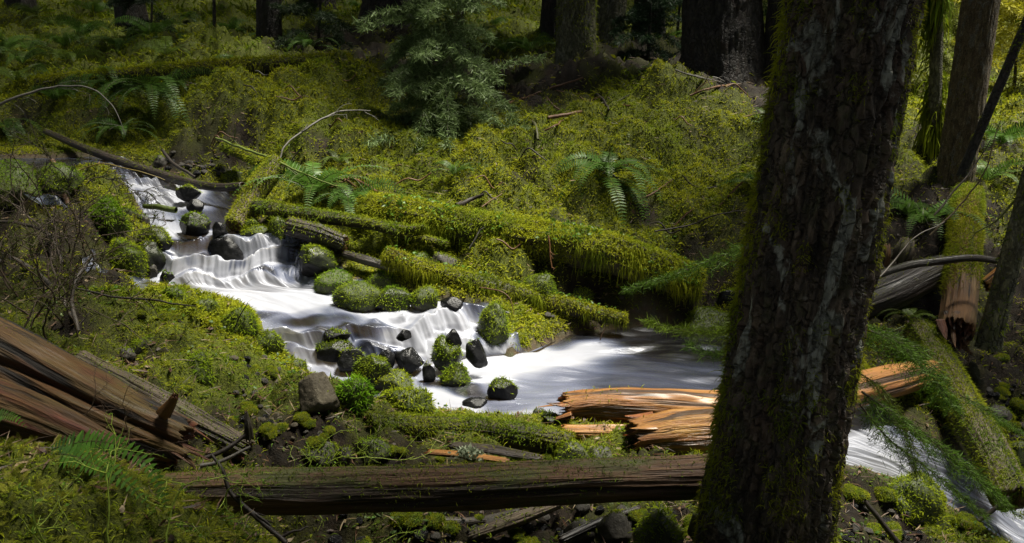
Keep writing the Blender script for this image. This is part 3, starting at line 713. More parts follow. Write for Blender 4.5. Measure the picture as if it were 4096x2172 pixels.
def fern_fronds(nf, L, r, lift=(40, 75), sag=1.0, col=(.060, .125, .016), sector=None, plen=.12, npair=26):
    """list of fronds of one crown, local coordinates"""
    out = []
    for k in range(nf):
        az = (2*PI*k/nf+r.uniform(-.3, .3)) if sector is None else r.uniform(*sector)
        e = math.radians(r.uniform(*lift)); l = L*r.uniform(.7, 1.1); p = np.zeros(3); pts = [p]; n = 8
        tw = r.uniform(-.25, .25)
        for j in range(n):
            el = e-(e+math.radians(55)*sag)*((j+.5)/n)**1.2*1.0
            d = np.array([math.cos(az+tw*j/n)*math.cos(el), math.sin(az+tw*j/n)*math.cos(el), math.sin(el)]); p = p+d*l/n; pts.append(p)
        c = np.asarray(col)*r.uniform(.75, 1.25); 
        out.append(frond_geo(np.array(pts), L*plen, npair, .2, c, r))
    return out
def fern_proto(nf, L, seed, **kw):
    r = np.random.default_rng(seed)
    return [mesh("frond", g["V"], g["F"], M_FERN, g["col"], smooth=False) for g in fern_fronds(nf, L, r, **kw)]
# ------------------------------------------------------------------ conifer sprays and twigs
def spray(axis, wid, n=26, leaf=(.05, .011), col=(.03, .055, .022), r=None, hang=.25, flat=.25, twn=10, stem=.006, stemcol=(.04, .028, .018), tipw=.25, double=True):
    """a drooping conifer bough: axis points, side twigs up to wid long, leaf ribbons along them; returns (wood, foliage)"""
    r = r or rng; X = catmull(axis, n+4); T, N, B = frames(X); L = np.linalg.norm(np.diff(X, axis=0), axis=1).sum()
    wood = [tube(X, [stem, stem*.25], 5, n=n+4)]; P = []; D = []
    for i in range(2, n+4):
        u = i/(n+3); l = wid*(min(1, .35+u*2.2))*(1-u*(1-tipw))
        for sg in (-1, 1):
            d = norm(B[i]*sg*.8+T[i]*.65+N[i]*r.normal(0, flat)); ll = l*r.uniform(.55, 1.15); k = np.linspace(.08, 1, twn)[:, None]
            pt = X[i]+d*ll*k+np.array([0, 0, -1.])*hang*ll*k*k
            P.append(pt); D.append(np.repeat(d[None], twn, 0))
            if double:
                wood.append(tube(np.array([X[i], X[i]+d*ll*.5-np.array([0, 0, hang*ll*.25]), pt[-1]]), [stem*.35, stem*.12], 3, n=4))
    P = np.concatenate(P); D = np.concatenate(D); n_ = len(P)
    P = np.repeat(P, 2, 0)+r.normal(0, leaf[0]*.25, (2*n_, 3)); D = np.repeat(D, 2, 0)
    c = np.asarray(col)[None]*np.exp(r.normal(0, .28, (2*n_, 1)))*np.array([1, 1, 1])[None]
    f = sprigs(P, D, leaf[0], leaf[1], 1, -.1, 1.0, .75, .3, c, r, tip=1.2)
    w = merge(wood); w["col"] = np.asarray(stemcol)[None]*r.uniform(.8, 1.2, (len(w["V"]), 1)); return w, f
def twiggy(p0, d0, L, r, rad=.006, depth=3, kids=4, wander=.35, grav=0.0, out=None, spread=.8, tips=None):
    """recursive bare twig tubes"""
    out = [] if out is None else out; n = max(4, int(L/.05)); p = np.array(p0, float); d = norm(np.array(d0, float)); pts = [p.copy()]
    for i in range(n):
        d = norm(d+r.normal(0, wander, 3)*.5+np.array([0, 0, -grav/n])); p = p+d*L/n; pts.append(p.copy())
    out.append(tube(np.array(pts), [rad, rad*.45], 5 if rad > .004 else 4, n=n+1))
    if tips is not None and depth <= 1: tips.append((p.copy(), d.copy()))
    if depth > 0:
        for k in range(kids):
            i = r.integers(max(1, n//4), n+1); dd = norm(norm(pts[i]-pts[i-1])+r.normal(0, spread, 3)*.8)
            twiggy(pts[i], dd, L*r.uniform(.35, .65), r, rad*.6, depth-1, max(2, kids-1), wander, grav, out, spread, tips)
    return out
# spots chosen to be lit; unseen boughs above them are left out
SUNV = norm(np.array(SUN_DIR))
LIT = [(128,185,.55,1),(180,205,.8,1),(230,250,1.1,1),(260,275,1.0,1),(330,300,1.1,1),(420,325,1.1,1),(480,345,.9,1),(540,368,.9,1),(440,400,.8,1),(600,365,.6,.6),
       (400,222,.9,1),(480,232,1.0,1.1),(560,246,1.1,1.1),(630,258,1.0,1),(450,278,.6,.9),(540,300,.6,.8),(260,185,.5,.9),(310,195,.8,1.1),(345,200,.7,1.1),(610,195,.9,1.05),
       (690,118,1.9,1.15),(725,140,1.6,1.1),(650,150,1.4,1),(600,165,1.1,.9),(560,185,1.0,.85),(640,190,1.0,.85),(700,180,1.1,.9),(970,190,1.0,1),(955,150,1.3,1),(520,150,.9,.6),(735,225,.6,.6),
       (215,108,.9,.8),(280,108,.7,.6),(130,74,.8,.8),(340,95,.6,.4),(590,88,.9,.7),(577,30,1.2,.8),(300,140,.6,.5),(520,165,.6,.5),(460,180,.5,.4),
       (130,258,.4,1),(108,215,.35,.4),(170,300,.35,.7),(205,306,.4,.8),(238,322,.5,1),(268,345,.4,1),(190,365,.4,.35),(225,365,.4,.4),(395,395,.7,1),(320,390,.4,.5),(530,432,.6,.9),(450,430,.5,.5),(650,405,.8,1),(680,435,.6,.9),(880,385,.6,.7),
       (960,225,.6,.8),(960,270,.5,.5),(1005,235,.6,.9),(1010,190,.8,.9),(985,90,2.2,1.25),(1015,60,2.8,1.3),(1015,110,1.8,1.2),(985,130,1.2,1),(880,455,.5,.7),(870,490,.8,.9),(905,495,1.0,1.15),(890,530,.8,.9),(960,530,.8,.8),(980,480,.7,.6),(1010,100,3.0,1.3),(990,440,.4,.5),(925,225,.5,.5),
       (430,80,1.2,.75),(440,130,1.0,.75),(400,60,.9,.6),(250,66,.8,.7),(60,82,.7,.5),(60,490,.6,.65),(170,530,.5,.35),(710,420,.35,.6),(90,385,.5,.35)]
LP = [(ground(a, b), r, w) for a, b, r, w in LIT]
LP += [(np.array([1.15, 4.0, .5]), .55, .55), (np.array([-1.2, 3.2, 1.0]), .6, .25), (np.array([1.95, 4.5, .5]), .7, .7), (np.array([.75, 5.2, .5]), .5, .6)]
def lit(x, y):
    m = np.zeros(len(x))
    for P, r, w in LP: m = np.maximum(m, w*np.exp(-(((x-P[0])**2+(y-P[1])**2)/(r*r*1.7))**1.3))
    return m

def openness(P):
    """0..1: how far a bough at P would block the light that is meant to reach the chosen lit spots; such boughs are dropped"""
    x, y, z = P[:, 0], P[:, 1], P[:, 2]; zg = 1.0+.10*np.maximum(y-12, 0); k = (z-zg)/SUNV[2]
    l = lit(x-SUNV[0]*k, y-SUNV[1]*k)
    cr = np.exp(-(np.maximum(poly_sd(x, y), 0)/1.1)**2)*(x < 2.2)*sstep(-5.2, -3.4, x)
    return np.clip(np.maximum(l*1.2, cr*.6), 0, 1)
# ================================================================== fallen logs
LOGS = []
def dist_true(px, py, D):
    """distance at which the sight line meets the real (bumpy) ground, searched round D"""
    d = ray(px, py); d = d/d[1]; Y = np.linspace(D-2.5, D+2.5, 260); P = CAM[None]+d[None]*Y[:, None]
    b = P[:, 2] <= H(P[:, 0], P[:, 1], False)[0]
    return float(Y[int(np.argmax(b))]) if b.any() else D+2.5
def log(name, label, pts, rpx, mat, moss=0, cat="log", seed=1, jag=(.03,.03), amp=.10, gk=5., lump=.12, mdens=7000, mL=.038, bright=.5, mlo=-.2, mcut=0., droop=.6, crack=None, step=.03, nseg=80, capd=.1, wname="wood", flat=(1,1), mW=.15, tint=None, brown=.12, drape=0, sink=0, mmask=None, rotp=0):
    P = np.array([at(*p) for p in pts])
    if sink: P = np.array([at(p[0], p[1], min(p[2], dist_true(p[0], p[1], p[2])-sink*rpx[0]*pxs(at(*p)))) for p in pts])
    r = [k*pxs(P[min(len(P)-1, int(round(i*(len(P)-1)/max(1, len(rpx)-1))))]) for i, k in enumerate(rpx)]
    t = thing(name, label, cat, P[0])
    g = log_geo(P, r, nseg, step, amp, gk, lump, jag, seed, capd, flat, crack, rotp)
    part(wname, g, mat, t); LOGS.append(g)
    if moss:
        mk0 = topmask(mlo, mlo+.5, seed, 3., mcut); mk = mk0 if mmask is None else (lambda A, N: mk0(A, N)*mmask(A))
        mdens *= 1.5; m = [moss_fur(g, mdens*moss, mL, mL*mW, bright, mk, seed=seed, droop=droop, tint=tint, brown=brown)]
        if drape:      # long strands hanging from the flanks
            dk = lambda A, N: np.exp(-((N[:, 2]-.05)/.35)**2)*sstep(-.1, .35, fbm(A*np.array([5, 5, 1]), 2, seed+9)+.1)
            m.append(moss_fur(g, mdens*drape, mL*2.6, mL*mW*.8, bright-.12, dk, seg=4, up=-.1, out=.5, rnd=.3, droop=1.4, seed=seed+1, tint=tint, brown=brown))
        if sum(len(q["V"]) for q in m): part("moss", merge(m), M_MOSS, t)
    return t, g
def splinters(t, end, d, rad, n, seed, mat, lmin=.10, lmax=.30):
    """shards and fibres standing out of a broken log end"""
    q = np.random.default_rng(seed); d = norm(np.asarray(d, float))
    for k in range(n):
        o = q.normal(0, .45, 3)*rad; l = q.uniform(lmin, lmax); a = np.asarray(end)+o-d*.12; dd = norm(d+q.normal(0, .16, 3)); w = rad*q.uniform(.10, .30)
        g = log_geo([a, a+dd*l*.5, a+dd*l+q.normal(0, .012, 3)], [w, w*.8, w*.12], 18, .012, .25, 4, .2, (0, .02), seed+k, .01, (.45, 1.1)); g["attrs"]["rot"][:] = q.uniform(.2, 1)
        part("splinter", g, mat, t)
t_, _g = log("fallen_log", "thick log smothered in yellow-green moss above the middle of the creek, the largest mossy log", [(368,208,9.9),(378,211,9.75),(450,226,9.5),(520,238,9.35),(600,251,9.2),(700,284,9.1)], [13,17,18,19,20,15], M_UNDER, 1, seed=3, mdens=8000, bright=.66, mlo=-.45, drape=.8, mL=.045, lump=.32, sink=.55)
def seedlings(t, g, dens, seed):
    P, N = sample(g["V"], g["F"], dens, None, lambda P, N: sstep(.0, .5, N[:, 2])*sstep(-.05, .2, fbm(P*1.8, 3, seed)))
    q = np.random.default_rng(seed); a = q.uniform(0, 6.3, len(P)); D = np.c_[np.cos(a), np.sin(a), q.uniform(-.3, .4, len(P))]
    part("seedlings", sprigs(P+N*.03+np.array([0, 0, .015]), D, .028, .020, 2, 0, 1, .25, .25, np.asarray((.085, .17, .016))*q.uniform(.6, 1.5, (len(P), 1)), q, dirs=D, tip=1.1), M_FERN, t, kind="stuff")
seedlings(t_, _g, 900, 4)
log("fallen_log", "slim mossy log lying just left of the largest mossy log beside the water", [(254,206,9.75),(300,214,9.6),(370,224,9.4),(410,236,9.3),(446,244,9.2)], [7,7,6.5,5,3], M_UNDER, 1, seed=5, bright=.48, mlo=-.3, drape=.25, sink=.55)
log("fallen_log", "forked mossy branch end above the slim mossy log", [(385,226,9.4),(410,229,9.3),(424,227,9.28)], [4,3.5,2.5], M_UNDER, 1, cat="branch", seed=6, bright=.45, mlo=-.5, sink=.55)
t_, _g = log("fallen_log", "long mossy log slanting over the lower pool with its tip in the air", [(386,256,9.05),(440,275,8.98),(500,290,8.9),(560,305,8.8),(600,315,8.73),(625,320,8.7)], [9,9.5,10,9,7.5,6], M_UNDER, 1, seed=8, mdens=9000, bright=.62, mlo=-.5, drape=.8, lump=.3, sink=.55)
seedlings(t_, _g, 500, 6)
log("leaning_log", "short thick log coated in bright moss leaning down into the upper creek", [(277,163,10.4),(262,184,10.15),(248,205,9.9),(234,226,9.6)], [10,11,11,9], M_GREY, 1, seed=10, mdens=6500, bright=.66, mlo=-.35, jag=(.05,.03), mcut=.1, sink=.55)
log("broken_stub", "small mossy stub above the leaning log on the far bank", [(224,147,11.5),(245,155,11.2),(262,164,10.9)], [5,6,5], M_UNDER, 1, cat="log", seed=12, bright=.55, mlo=-.6, sink=.55)
log("rotten_log", "dark rotten log piece under the slim mossy log at the water", [(288,226,9.45),(315,233,9.35),(345,243,9.25)], [9,10,8], M_DARK, .35, seed=14, amp=.2, jag=(.06,.08), mcut=.35, bright=.5, sink=.55)
log("driftwood_log", "long dark wet pole lying across the upper creek under the ferns", [(45,131,11.8),(84,148,11.5),(130,165,11.2),(178,180,10.95),(215,187,10.7),(243,186,10.5)], [3,4,4.5,5,4.5,4], M_DARK, .12, cat="log", seed=16, mcut=.5, nseg=30, bright=.4, sink=.55)
log("driftwood_log", "thin wet log half sunk beside the small side fall by the mossy boulders", [(344,254,9.2),(365,260,9.1),(392,268,9.0)], [4,5,4], M_DARK, .1, seed=17, mcut=.6, nseg=40, sink=.55)
log("fallen_log", "mossy log stretched level across the ferns of the upper left slope", [(36,84,13.6),(120,76,13.6),(200,70,13.6),(290,64,13.7),(350,60,13.8)], [6,7,8,8,6], M_UNDER, 1, seed=18, mdens=3200, mL=.06, bright=.75, mlo=-.3, drape=.3, sink=1.6)
t_, _g = log("broken_log", "glossy orange split log by the lower pool, the upper of the pair", [(566,410,6.55),(600,408,6.55),(660,410,6.55),(735,414,6.55),(790,418,6.6)], [18,22,22,22,21], M_ORANGE, .05, seed=20, jag=(.14,.05), amp=.035, gk=2.0, lump=.22, rotp=.7, crack=(1.75,.20,.40), capd=.16, mcut=.9, nseg=140, step=.02)
splinters(t_, at(566,410,6.5), (-1,0,0), .17, 6, 5, M_ORANGE, .14, .30)
t_, _g = log("broken_log", "orange brown broken log end resting on the long brown log, the lower of the pair", [(634,440,6.05),(660,437,6.05),(700,434,6.05),(770,430,6.05)], [20,25,26,26], M_ORANGE, .04, seed=22, jag=(.08,.05), amp=.03, gk=2.0, lump=.22, rotp=.6, capd=.22, mcut=.9, nseg=140, step=.02)
splinters(t_, at(634,440,6.0), (-1,-.1,.05), .17, 5, 25, M_ORANGE, .14, .24)
t_, _g = log("broken_log", "orange log right of the big trunk above the lower fall", [(820,400,6.75),(863,388,6.95),(900,379,7.2),(930,372,7.5)], [17,17,16,13], M_ORANGE, .05, seed=24, jag=(.05,.10), amp=.045, lump=.2, rotp=.6, gk=3.5, mcut=.9, nseg=110, step=.02)
splinters(t_, at(926,373,7.4), (.9,.3,.1), .10, 7, 65, M_ORANGE)
log("splintered_slab", "flat slab of splintered orange wood under the upper orange log", [(563,431,6.3),(600,432,6.3),(650,431,6.35),(690,428,6.4)], [7,9,8,5], M_ORANGE, 0, cat="wood slab", seed=25, jag=(.10,.06), amp=.22, gk=4, flat=(.8,1.3), nseg=110, step=.02)
t_, _g = log("long_log", "long straight brown log spanning the whole foreground in front of the creek", [(148,492,4.55),(230,491,4.55),(330,491,4.55),(450,487,4.52),(576,481,4.48),(735,476,4.4)], [19,23,23,22,21,21], M_BROWN, .6, seed=26, amp=.075, gk=4.2, lump=.2, jag=(.10,.05), mL=.022, mdens=7000, mcut=.5, bright=.42, nseg=170, step=.016, crack=(1.75,.12,.16), tint=(.8,.9,.9))
splinters(t_, at(152,492,4.5), (-1,0,0), .09, 6, 85, M_BROWN, .14, .26)
t_, _g = log("rotting_log", "big golden brown log with red rot slanting down at the left edge", [(-230,262,5.15),(-60,334,4.95),(0,360,4.9),(60,391,4.85),(120,421,4.8),(182,446,4.8)], [42,42,41,38,35,26], M_ROT, .05, seed=28, amp=.06, gk=5.0, rotp=.6, lump=.10, jag=(.1,.12), crack=(1.05,.10,.30), mL=.022, mcut=.9, nseg=190, step=.018, capd=.15)
splinters(t_, at(180,444,4.75), (.85,-.1,-.45), .12, 9, 45, M_ROT, .15, .32)
t_, _g = log("rotten_slab", "red rotten slab splitting off the underside of the golden brown log", [(-200,330,4.75),(-40,392,4.55),(20,412,4.5),(70,432,4.45),(120,452,4.45)], [22,24,26,22,12], M_ROT, 0, cat="wood slab", seed=29, amp=.12, rotp=1.2, gk=3.5, jag=(.1,.2), nseg=150, step=.02, lump=.2)
splinters(t_, at(118,451,4.42), (.85,0,-.4), .09, 7, 125, M_ROT, .14, .3)
log("splinter", "upright red splinter at the broken tip of the golden brown log", [(163,414,4.72),(170,405,4.70),(175,396,4.68)], [7,5,3.5], M_GOLD, 0, cat="splinter", seed=30, amp=.2, jag=(.02,.03), nseg=50, step=.008)
log("decayed_log", "flat grey decayed log with a mossy rim behind the golden brown log", [(80,362,5.75),(130,389,5.6),(190,421,5.4),(246,450,5.25)], [12,14,15,12], M_GREY, .5, seed=31, amp=.15, jag=(.05,.15), mL=.022, mdens=6000, mcut=.35, bright=.5, nseg=120, step=.02, sink=.55)
log("mossy_log", "low mossy log along the near edge of the lower pool", [(368,421,6.15),(420,427,6.15),(470,430,6.1),(520,436,6.0),(572,444,5.95)], [8,12,13,14,11], M_UNDER, 1, seed=33, mdens=11000, mL=.030, bright=.45, mlo=-.25, drape=.3, lump=.2, mcut=.12, sink=.55)
log("wood_plank", "narrow orange plank lying behind the long brown log", [(428,452,5.55),(465,455,5.5),(508,461,5.4)], [3.5,4.5,3.5], M_ORANGE, 0, cat="plank", seed=35, flat=(.7,1.2), nseg=40, jag=(.05,.05))
log("dark_board", "blackened board above the narrow orange plank", [(450,444,5.75),(490,449,5.65),(540,458,5.5)], [4,6,4], M_DARK, .1, cat="plank", seed=36, flat=(.6,1.3), nseg=50, mcut=.7, jag=(.05,.05))
t_, _g = log("fallen_log", "mossy log pointing at the viewer with a red crumbling end, right of the big trunk", [(968,196,10.3),(966,215,9.8),(963,262,9.0),(959,305,8.4),(955,332,7.95)], [14,15,16,17,17], M_GOLD, 1.0, seed=38, mdens=9000, mL=.035, bright=.58, mcut=.02, mmask=lambda A: sstep(8.3, 8.9, A[:, 1]+.3*fbm(A*3, 2, 4)), jag=(.05,.10), capd=.30, amp=.08, nseg=120)
splinters(t_, at(954.5,336,7.9), (-.03,-.85,-.35), .15, 9, 105, M_ROT, .16, .26)
log("mossy_log", "sloping mossy log at the right edge beside the lower fall", [(918,330,8.2),(938,362,7.7),(962,405,7.1),(990,455,6.6),(1012,500,6.2)], [14,16,18,20,20], M_GREY, 1.0, seed=40, mdens=9000, mL=.030, bright=.52, mcut=.0, nseg=110)
log("dark_log", "blackened log right behind the big trunk under the dark branch", [(850,310,8.7),(890,294,8.8),(925,276,9.0),(950,268,9.1)], [17,18,17,14], M_DARK, .1, seed=42, mcut=.7, amp=.09, nseg=90)
log("dark_branch", "dark bare branch lying level across the right-hand logs", [(868,279,8.2),(905,266,8.2),(940,261,8.2),(975,258,8.2),(1012,264,8.2)], [3.5,4,4,3.5,3], M_DARK, .1, cat="branch", seed=43, mcut=.7, nseg=24)
log("wood_chunk", "pale broken wood chunk standing between the big trunk and the pointing log", [(900,262,9.2),(904,252,9.2),(907,242,9.3)], [9,10,7], M_GREY, .2, cat="wood chunk", seed=44, amp=.2, jag=(.03,.06), nseg=50, mcut=.5)
log("wood_chunk", "reddish broken wood chunk close to the right edge of the big trunk", [(882,265,9.1),(885,254,9.1),(886,246,9.15)], [6,6,4], M_GOLD, 0, cat="wood chunk", seed=45, amp=.25, jag=(.03,.06), nseg=50)
log("broken_stub", "orange rotten stub at the right edge behind the dark branch", [(985,285,8.9),(1000,274,8.9),(1016,262,8.9)], [6,7,5], M_ORANGE, .1, cat="log", seed=46, amp=.25, jag=(.06,.1), nseg=50, mcut=.7)
log("rotten_stake", "short dark rotten stake standing by the small pool", [(249,438,5.0),(248,425,5.0),(246,412,5.02)], [5,4,1.5], M_DARK, .1, cat="stake", seed=47, amp=.25, nseg=40, step=.012, mcut=.6)
log("driftwood_log", "wet black log lying in the hollow below the long brown log", [(330,528,5.2),(400,520,5.2),(470,522,5.25),(520,512,5.3)], [5,6,5,4], M_DARK, .1, seed=48, nseg=40, mcut=.6)
log("driftwood_log", "pale wet broken log poking out below the long brown log", [(470,536,5.05),(520,518,5.15),(560,503,5.3)], [6,7,5], M_GREY, .2, seed=49, nseg=50, mcut=.5, jag=(.05,.05), amp=.18)
log("driftwood_log", "thin wet log running down the hollow in the bottom middle", [(560,540,4.95),(600,522,5.1),(640,508,5.2)], [4,4,3], M_DARK, 0, seed=50, nseg=30)
# ================================================================== rocks in and along the creek
WET = M_WETROCK
def wr(box, label, moss=.0, **k):
    if box[3] < 402: k.setdefault('dy', .08); k.setdefault('hk', .72)
    return rock(box, label, moss, k.pop("mat", WET if moss < .6 else M_ROCK), **k)
rock((105,236,154,279), "large boulder fully coated in bright moss on the left bank of the upper cascade", .98, facets=9, seed=4, L=.034)
rock((138,226,172,252), "dark half-mossed boulder behind the large mossy boulder", .62, M_WETROCK, seed=21)
rock((136,214,150,228), "bare grey stone on top of the mossy pile left of the creek", .15, M_ROCK, seed=23)
rock((134,240,166,274), "dark cube-like boulder between the large mossy boulder and the cascade", .45, M_WETROCK, seed=25, mcut=.6)
rock((88,198,126,240), "tall mossy mound of roots and stone left of the upper creek", .97, M_ROCK, seed=27, L=.05, bright=.42)
rock((112,205,142,226), "low dark mossy stone beside the tall mossy mound", .85, seed=29, bright=.4)
rock((106,276,130,292), "small mossy stone below the large mossy boulder", .95, seed=31, L=.026)
wr((208,237,245,264), "black wet boulder in the middle of the upper cascade with water over its left side", .0, base=.60, seed=33, hk=.75)
wr((176,214,210,232), "flat wet boulder with a mossy corner above the upper cascade", .35, base=.93, seed=35, mcut=.55)
wr((186,200,204,211), "small brown wet stone in the white water of the upper creek", .0, base=1.0, seed=36)
wr((212,223,228,240), "round wet stone at the foot of the leaning log with water sliding over it", .0, base=.86, seed=37)
wr((176,186,202,198), "low grey stone behind the driftwood pole in the upper creek", .2, base=1.1, seed=38, mcut=.6)
wr((150,252,172,268), "black stone with thin falls over it at the left end of the cascade", .0, base=.6, seed=39)
wr((160,272,176,287), "round dark stone below the left end of the cascade", .12, base=.45, seed=40, mcut=.6)
wr((144,264,158,276), "small brown stone wedged against the dark cube-like boulder", .1, mat=M_ROCK, seed=41)
wr((248,270,256,281), "small wet stone beside the thin white falls in the cascade", .0, base=.45, seed=42)
wr((292,248,338,276), "dark overhanging boulder with a mossy left shoulder right of the cascade", .5, base=.55, seed=43, mcut=.5, dd=.1)
rock((266,213,292,226), "round stone with a mossy right half by the foot of the leaning log", .8, seed=45)
rock((242,225,272,236), "low bright mossy stone at the water right of the leaning log", .97, seed=46, bright=.7)
rock((268,216,292,238), "pointed mossy stone right of the leaning log", .98, seed=47, bright=.62)
rock((244,218,262,232), "small mossy stone tucked against the leaning log", .97, seed=48, bright=.6)
rock((310,270,354,294), "rounded rock with deep green moss right of the cascade, left of the moss dome", .99, base=.42, seed=49, facets=3, bright=.42, tint=(.8,1.12,.9), L=.026, dd=.12)
rock((331,282,384,309), "dome of thick bright moss at the edge of the white pool", 1.0, base=.38, seed=50, facets=3, bright=.62, L=.026)
rock((363,270,398,292), "mossy rock behind the moss dome with a bare right side", .88, base=.42, seed=51, facets=5, dd=.1)
rock((372,287,412,308), "low dark slab with thin moss right of the moss dome", .55, M_WETROCK, base=.38, seed=52, mcut=.35, bright=.4)
rock((408,286,442,310), "mossy rock right of the low dark slab", .96, base=.37, seed=53, bright=.6)
rock((440,296,466,312), "bare wet stone in the shade under the slanting mossy log", .0, M_WETROCK, base=.36, seed=54)
rock((406,253,434,274), "mossy stone behind the slanting mossy log", .97, seed=55, bright=.45)
rock((520,273,562,304), "mossy boulder between the slanting log and the largest log", .97, seed=56, bright=.5)
rock((430,252,458,270), "grey stone in the gap beneath the largest mossy log", .1, M_ROCK, seed=57)
rock((478,300,516,354), "tall mossy rock standing beside the lower fall", .95, base=.02, seed=58, facets=5, bright=.5, hk=.6, dy=.7)
rock((510,319,536,338), "mossy stone right of the tall mossy rock, the higher of two", .97, base=.05, seed=59)
rock((508,333,528,352), "mossy stone right of the tall mossy rock, the lower of two", .97, base=.0, seed=60)
rock((562,288,594,308), "mossy stone in the shade behind the tip of the slanting log", .95, seed=61, bright=.45)
wr((322,326,350,342), "black ledge stone with combed white falls over it", .08, base=.24, seed=62, hk=.5, mcut=.7)
wr((316,342,354,358), "black wet stone with a few moss tufts in the lower cascade, leftmost of that cascade", .25, base=.12, seed=63, mcut=.55)
wr((334,350,366,370), "dark wet slab leaning on the leftmost stone of the lower cascade", .3, base=.06, seed=64, mcut=.5)
wr((353,358,396,386), "dark mossy boulder above the mossy bank knoll in the lower cascade", .55, base=.02, seed=65, mcut=.3)
wr((378,350,396,368), "narrow black stone between two thin falls", .0, base=.05, seed=66, hk=.7)
wr((393,349,424,368), "wide black stone behind thin falls in the lower cascade", .05, base=.05, seed=67, mcut=.7, hk=.7)
rock((429,336,462,370), "tall stone with a bright mossy right face in the lower cascade", .78, M_WETROCK, base=.03, seed=68, mcut=.1, bright=.55, hk=.65)
rock((440,362,472,389), "mossy stone at the foot of the lower cascade", .75, M_WETROCK, base=-.01, seed=69, mcut=.12, bright=.5)
wr((419,364,436,380), "small dark stone ringed by white water in the lower cascade", .2, base=.02, seed=70, mcut=.5)
wr((444,330,462,345), "smooth black stone in the white crest of the lower fall, left of two", .0, base=.25, seed=71)
wr((464,340,488,364), "smooth black stone in the white crest of the lower fall, right of two", .1, base=.12, seed=72, mcut=.7)
wr((396,330,412,339), "black ledge just breaking the white crest of the lower fall", .0, base=.28, seed=73)
wr((486,381,518,399), "lone dark stone with a mossy top in the lower pool", .3, base=-.01, seed=74, mcut=.45)
wr((462,394,488,408), "dark submerged stone with a thin fall at the near side of the lower pool", .0, base=-.01, seed=75, hk=.35)
wr((532,408,548,420), "small dark stone at the near edge of the lower pool, left of the orange logs", .2, seed=76, mcut=.4)
wr((538,412,562,428), "low wet stone behind the low mossy log, left of the orange logs", .2, seed=77, mcut=.5)
rock((157,286,188,308), "mossy hump at the left bank by the white pool, topmost of the row", .98, seed=78, facets=3, bright=.55)
rock((184,290,202,304), "brown mossy stone in the row of mossy humps along the white pool", .9, seed=79, bright=.35)
rock((188,298,220,318), "broad mossy hump in the middle of the row along the white pool", .98, seed=80, facets=3, bright=.62)
rock((218,306,258,342), "large mossy hump bulging over the creek, biggest of the row along the pool", .99, seed=81, facets=3, bright=.55, L=.034)
rock((252,331,284,358), "bright mossy hump lowest in the row along the white pool", .99, seed=82, facets=3, bright=.7)
rock((284,358,310,376), "small mossy lump at the water above the tan boulder", .95, seed=83, facets=4, bright=.5)
rock((296,370,340,414), "bare tan boulder with a flat face on the near bank", .08, M_TAN, seed=87, facets=8, sub=5, mcut=.9)
rock((334,378,374,414), "leafy mossy lump right of the bare tan boulder", .98, seed=85, facets=4, bright=.42, L=.04, tint=(.7,1.15,.9))
rock((374,371,414,396), "mossy knoll with a bare stone top at the edge of the lower cascade", .85, seed=86, bright=.68, facets=6)
rock((378,384,436,420), "big bright mossy knoll on the near bank", .99, seed=88, facets=4, bright=.68, L=.034)
rock((170,352,214,388), "broad mossy mound on the near left bank", .95, seed=89, facets=3, bright=.45, L=.036)
rock((205,356,246,384), "second mossy mound beside the broad one on the near left bank", .93, seed=90, facets=4, bright=.5, L=.036)
rock((128,336,172,356), "grey flat stone sunk in the moss of the near left bank", .45, M_ROCK, seed=91, mcut=.4)
rock((118,348,136,362), "dark stone in front of the flat stone on the near left bank", .1, M_ROCK, seed=92)
rock((150,155,168,171), "grey boulder on the stony far bank beyond the driftwood pole", .08, M_ROCK, seed=93)
rock((212,166,228,178), "square grey stone on the stony far bank", .15, M_ROCK, seed=94)
rock((222,170,246,186), "mossy round stone left of the leaning log on the far bank, lower of two", .95, seed=95)
rock((230,166,246,176), "mossy round stone left of the leaning log on the far bank, higher of two", .95, seed=96)
rock((272,172,290,186), "mossy lump right of the leaning log's top", .97, seed=97, bright=.6)
rock((584,446,616,463), "dark grey stone with a mossy cap behind the long brown log", .3, M_ROCK, seed=98, mcut=.55)
rock((556,442,594,466), "wedge of stone with moss on its slope behind the long brown log", .6, M_ROCK, seed=99, mcut=.35, bright=.45)
rock((300,440,340,462), "flat grey stone behind the long brown log, left of the low mossy log", .35, M_ROCK, seed=100, mcut=.4)
rock((334,444,352,464), "upright grey stone behind the long brown log", .2, M_ROCK, seed=101, mcut=.6)
rock((352,438,392,462), "mossy flat stone below the low mossy log", .6, M_ROCK, seed=102, mcut=.3, bright=.4)
rock((676,262,690,276), "grey stone in the moss of the far bank left of the big trunk", .2, M_ROCK, seed=103, mcut=.6)
rock((716,285,748,312), "wet grey boulder beside the big trunk on the far bank", .15, M_WETROCK, seed=104, mcut=.6)
rock((672,308,748,342), "broad mossy boulder at the far edge of the lower pool next to the big trunk", .95, seed=105, facets=4, bright=.6)
rock((700,214,724,236), "mossy lump on the far bank left of the big trunk", .97, seed=106, bright=.55)
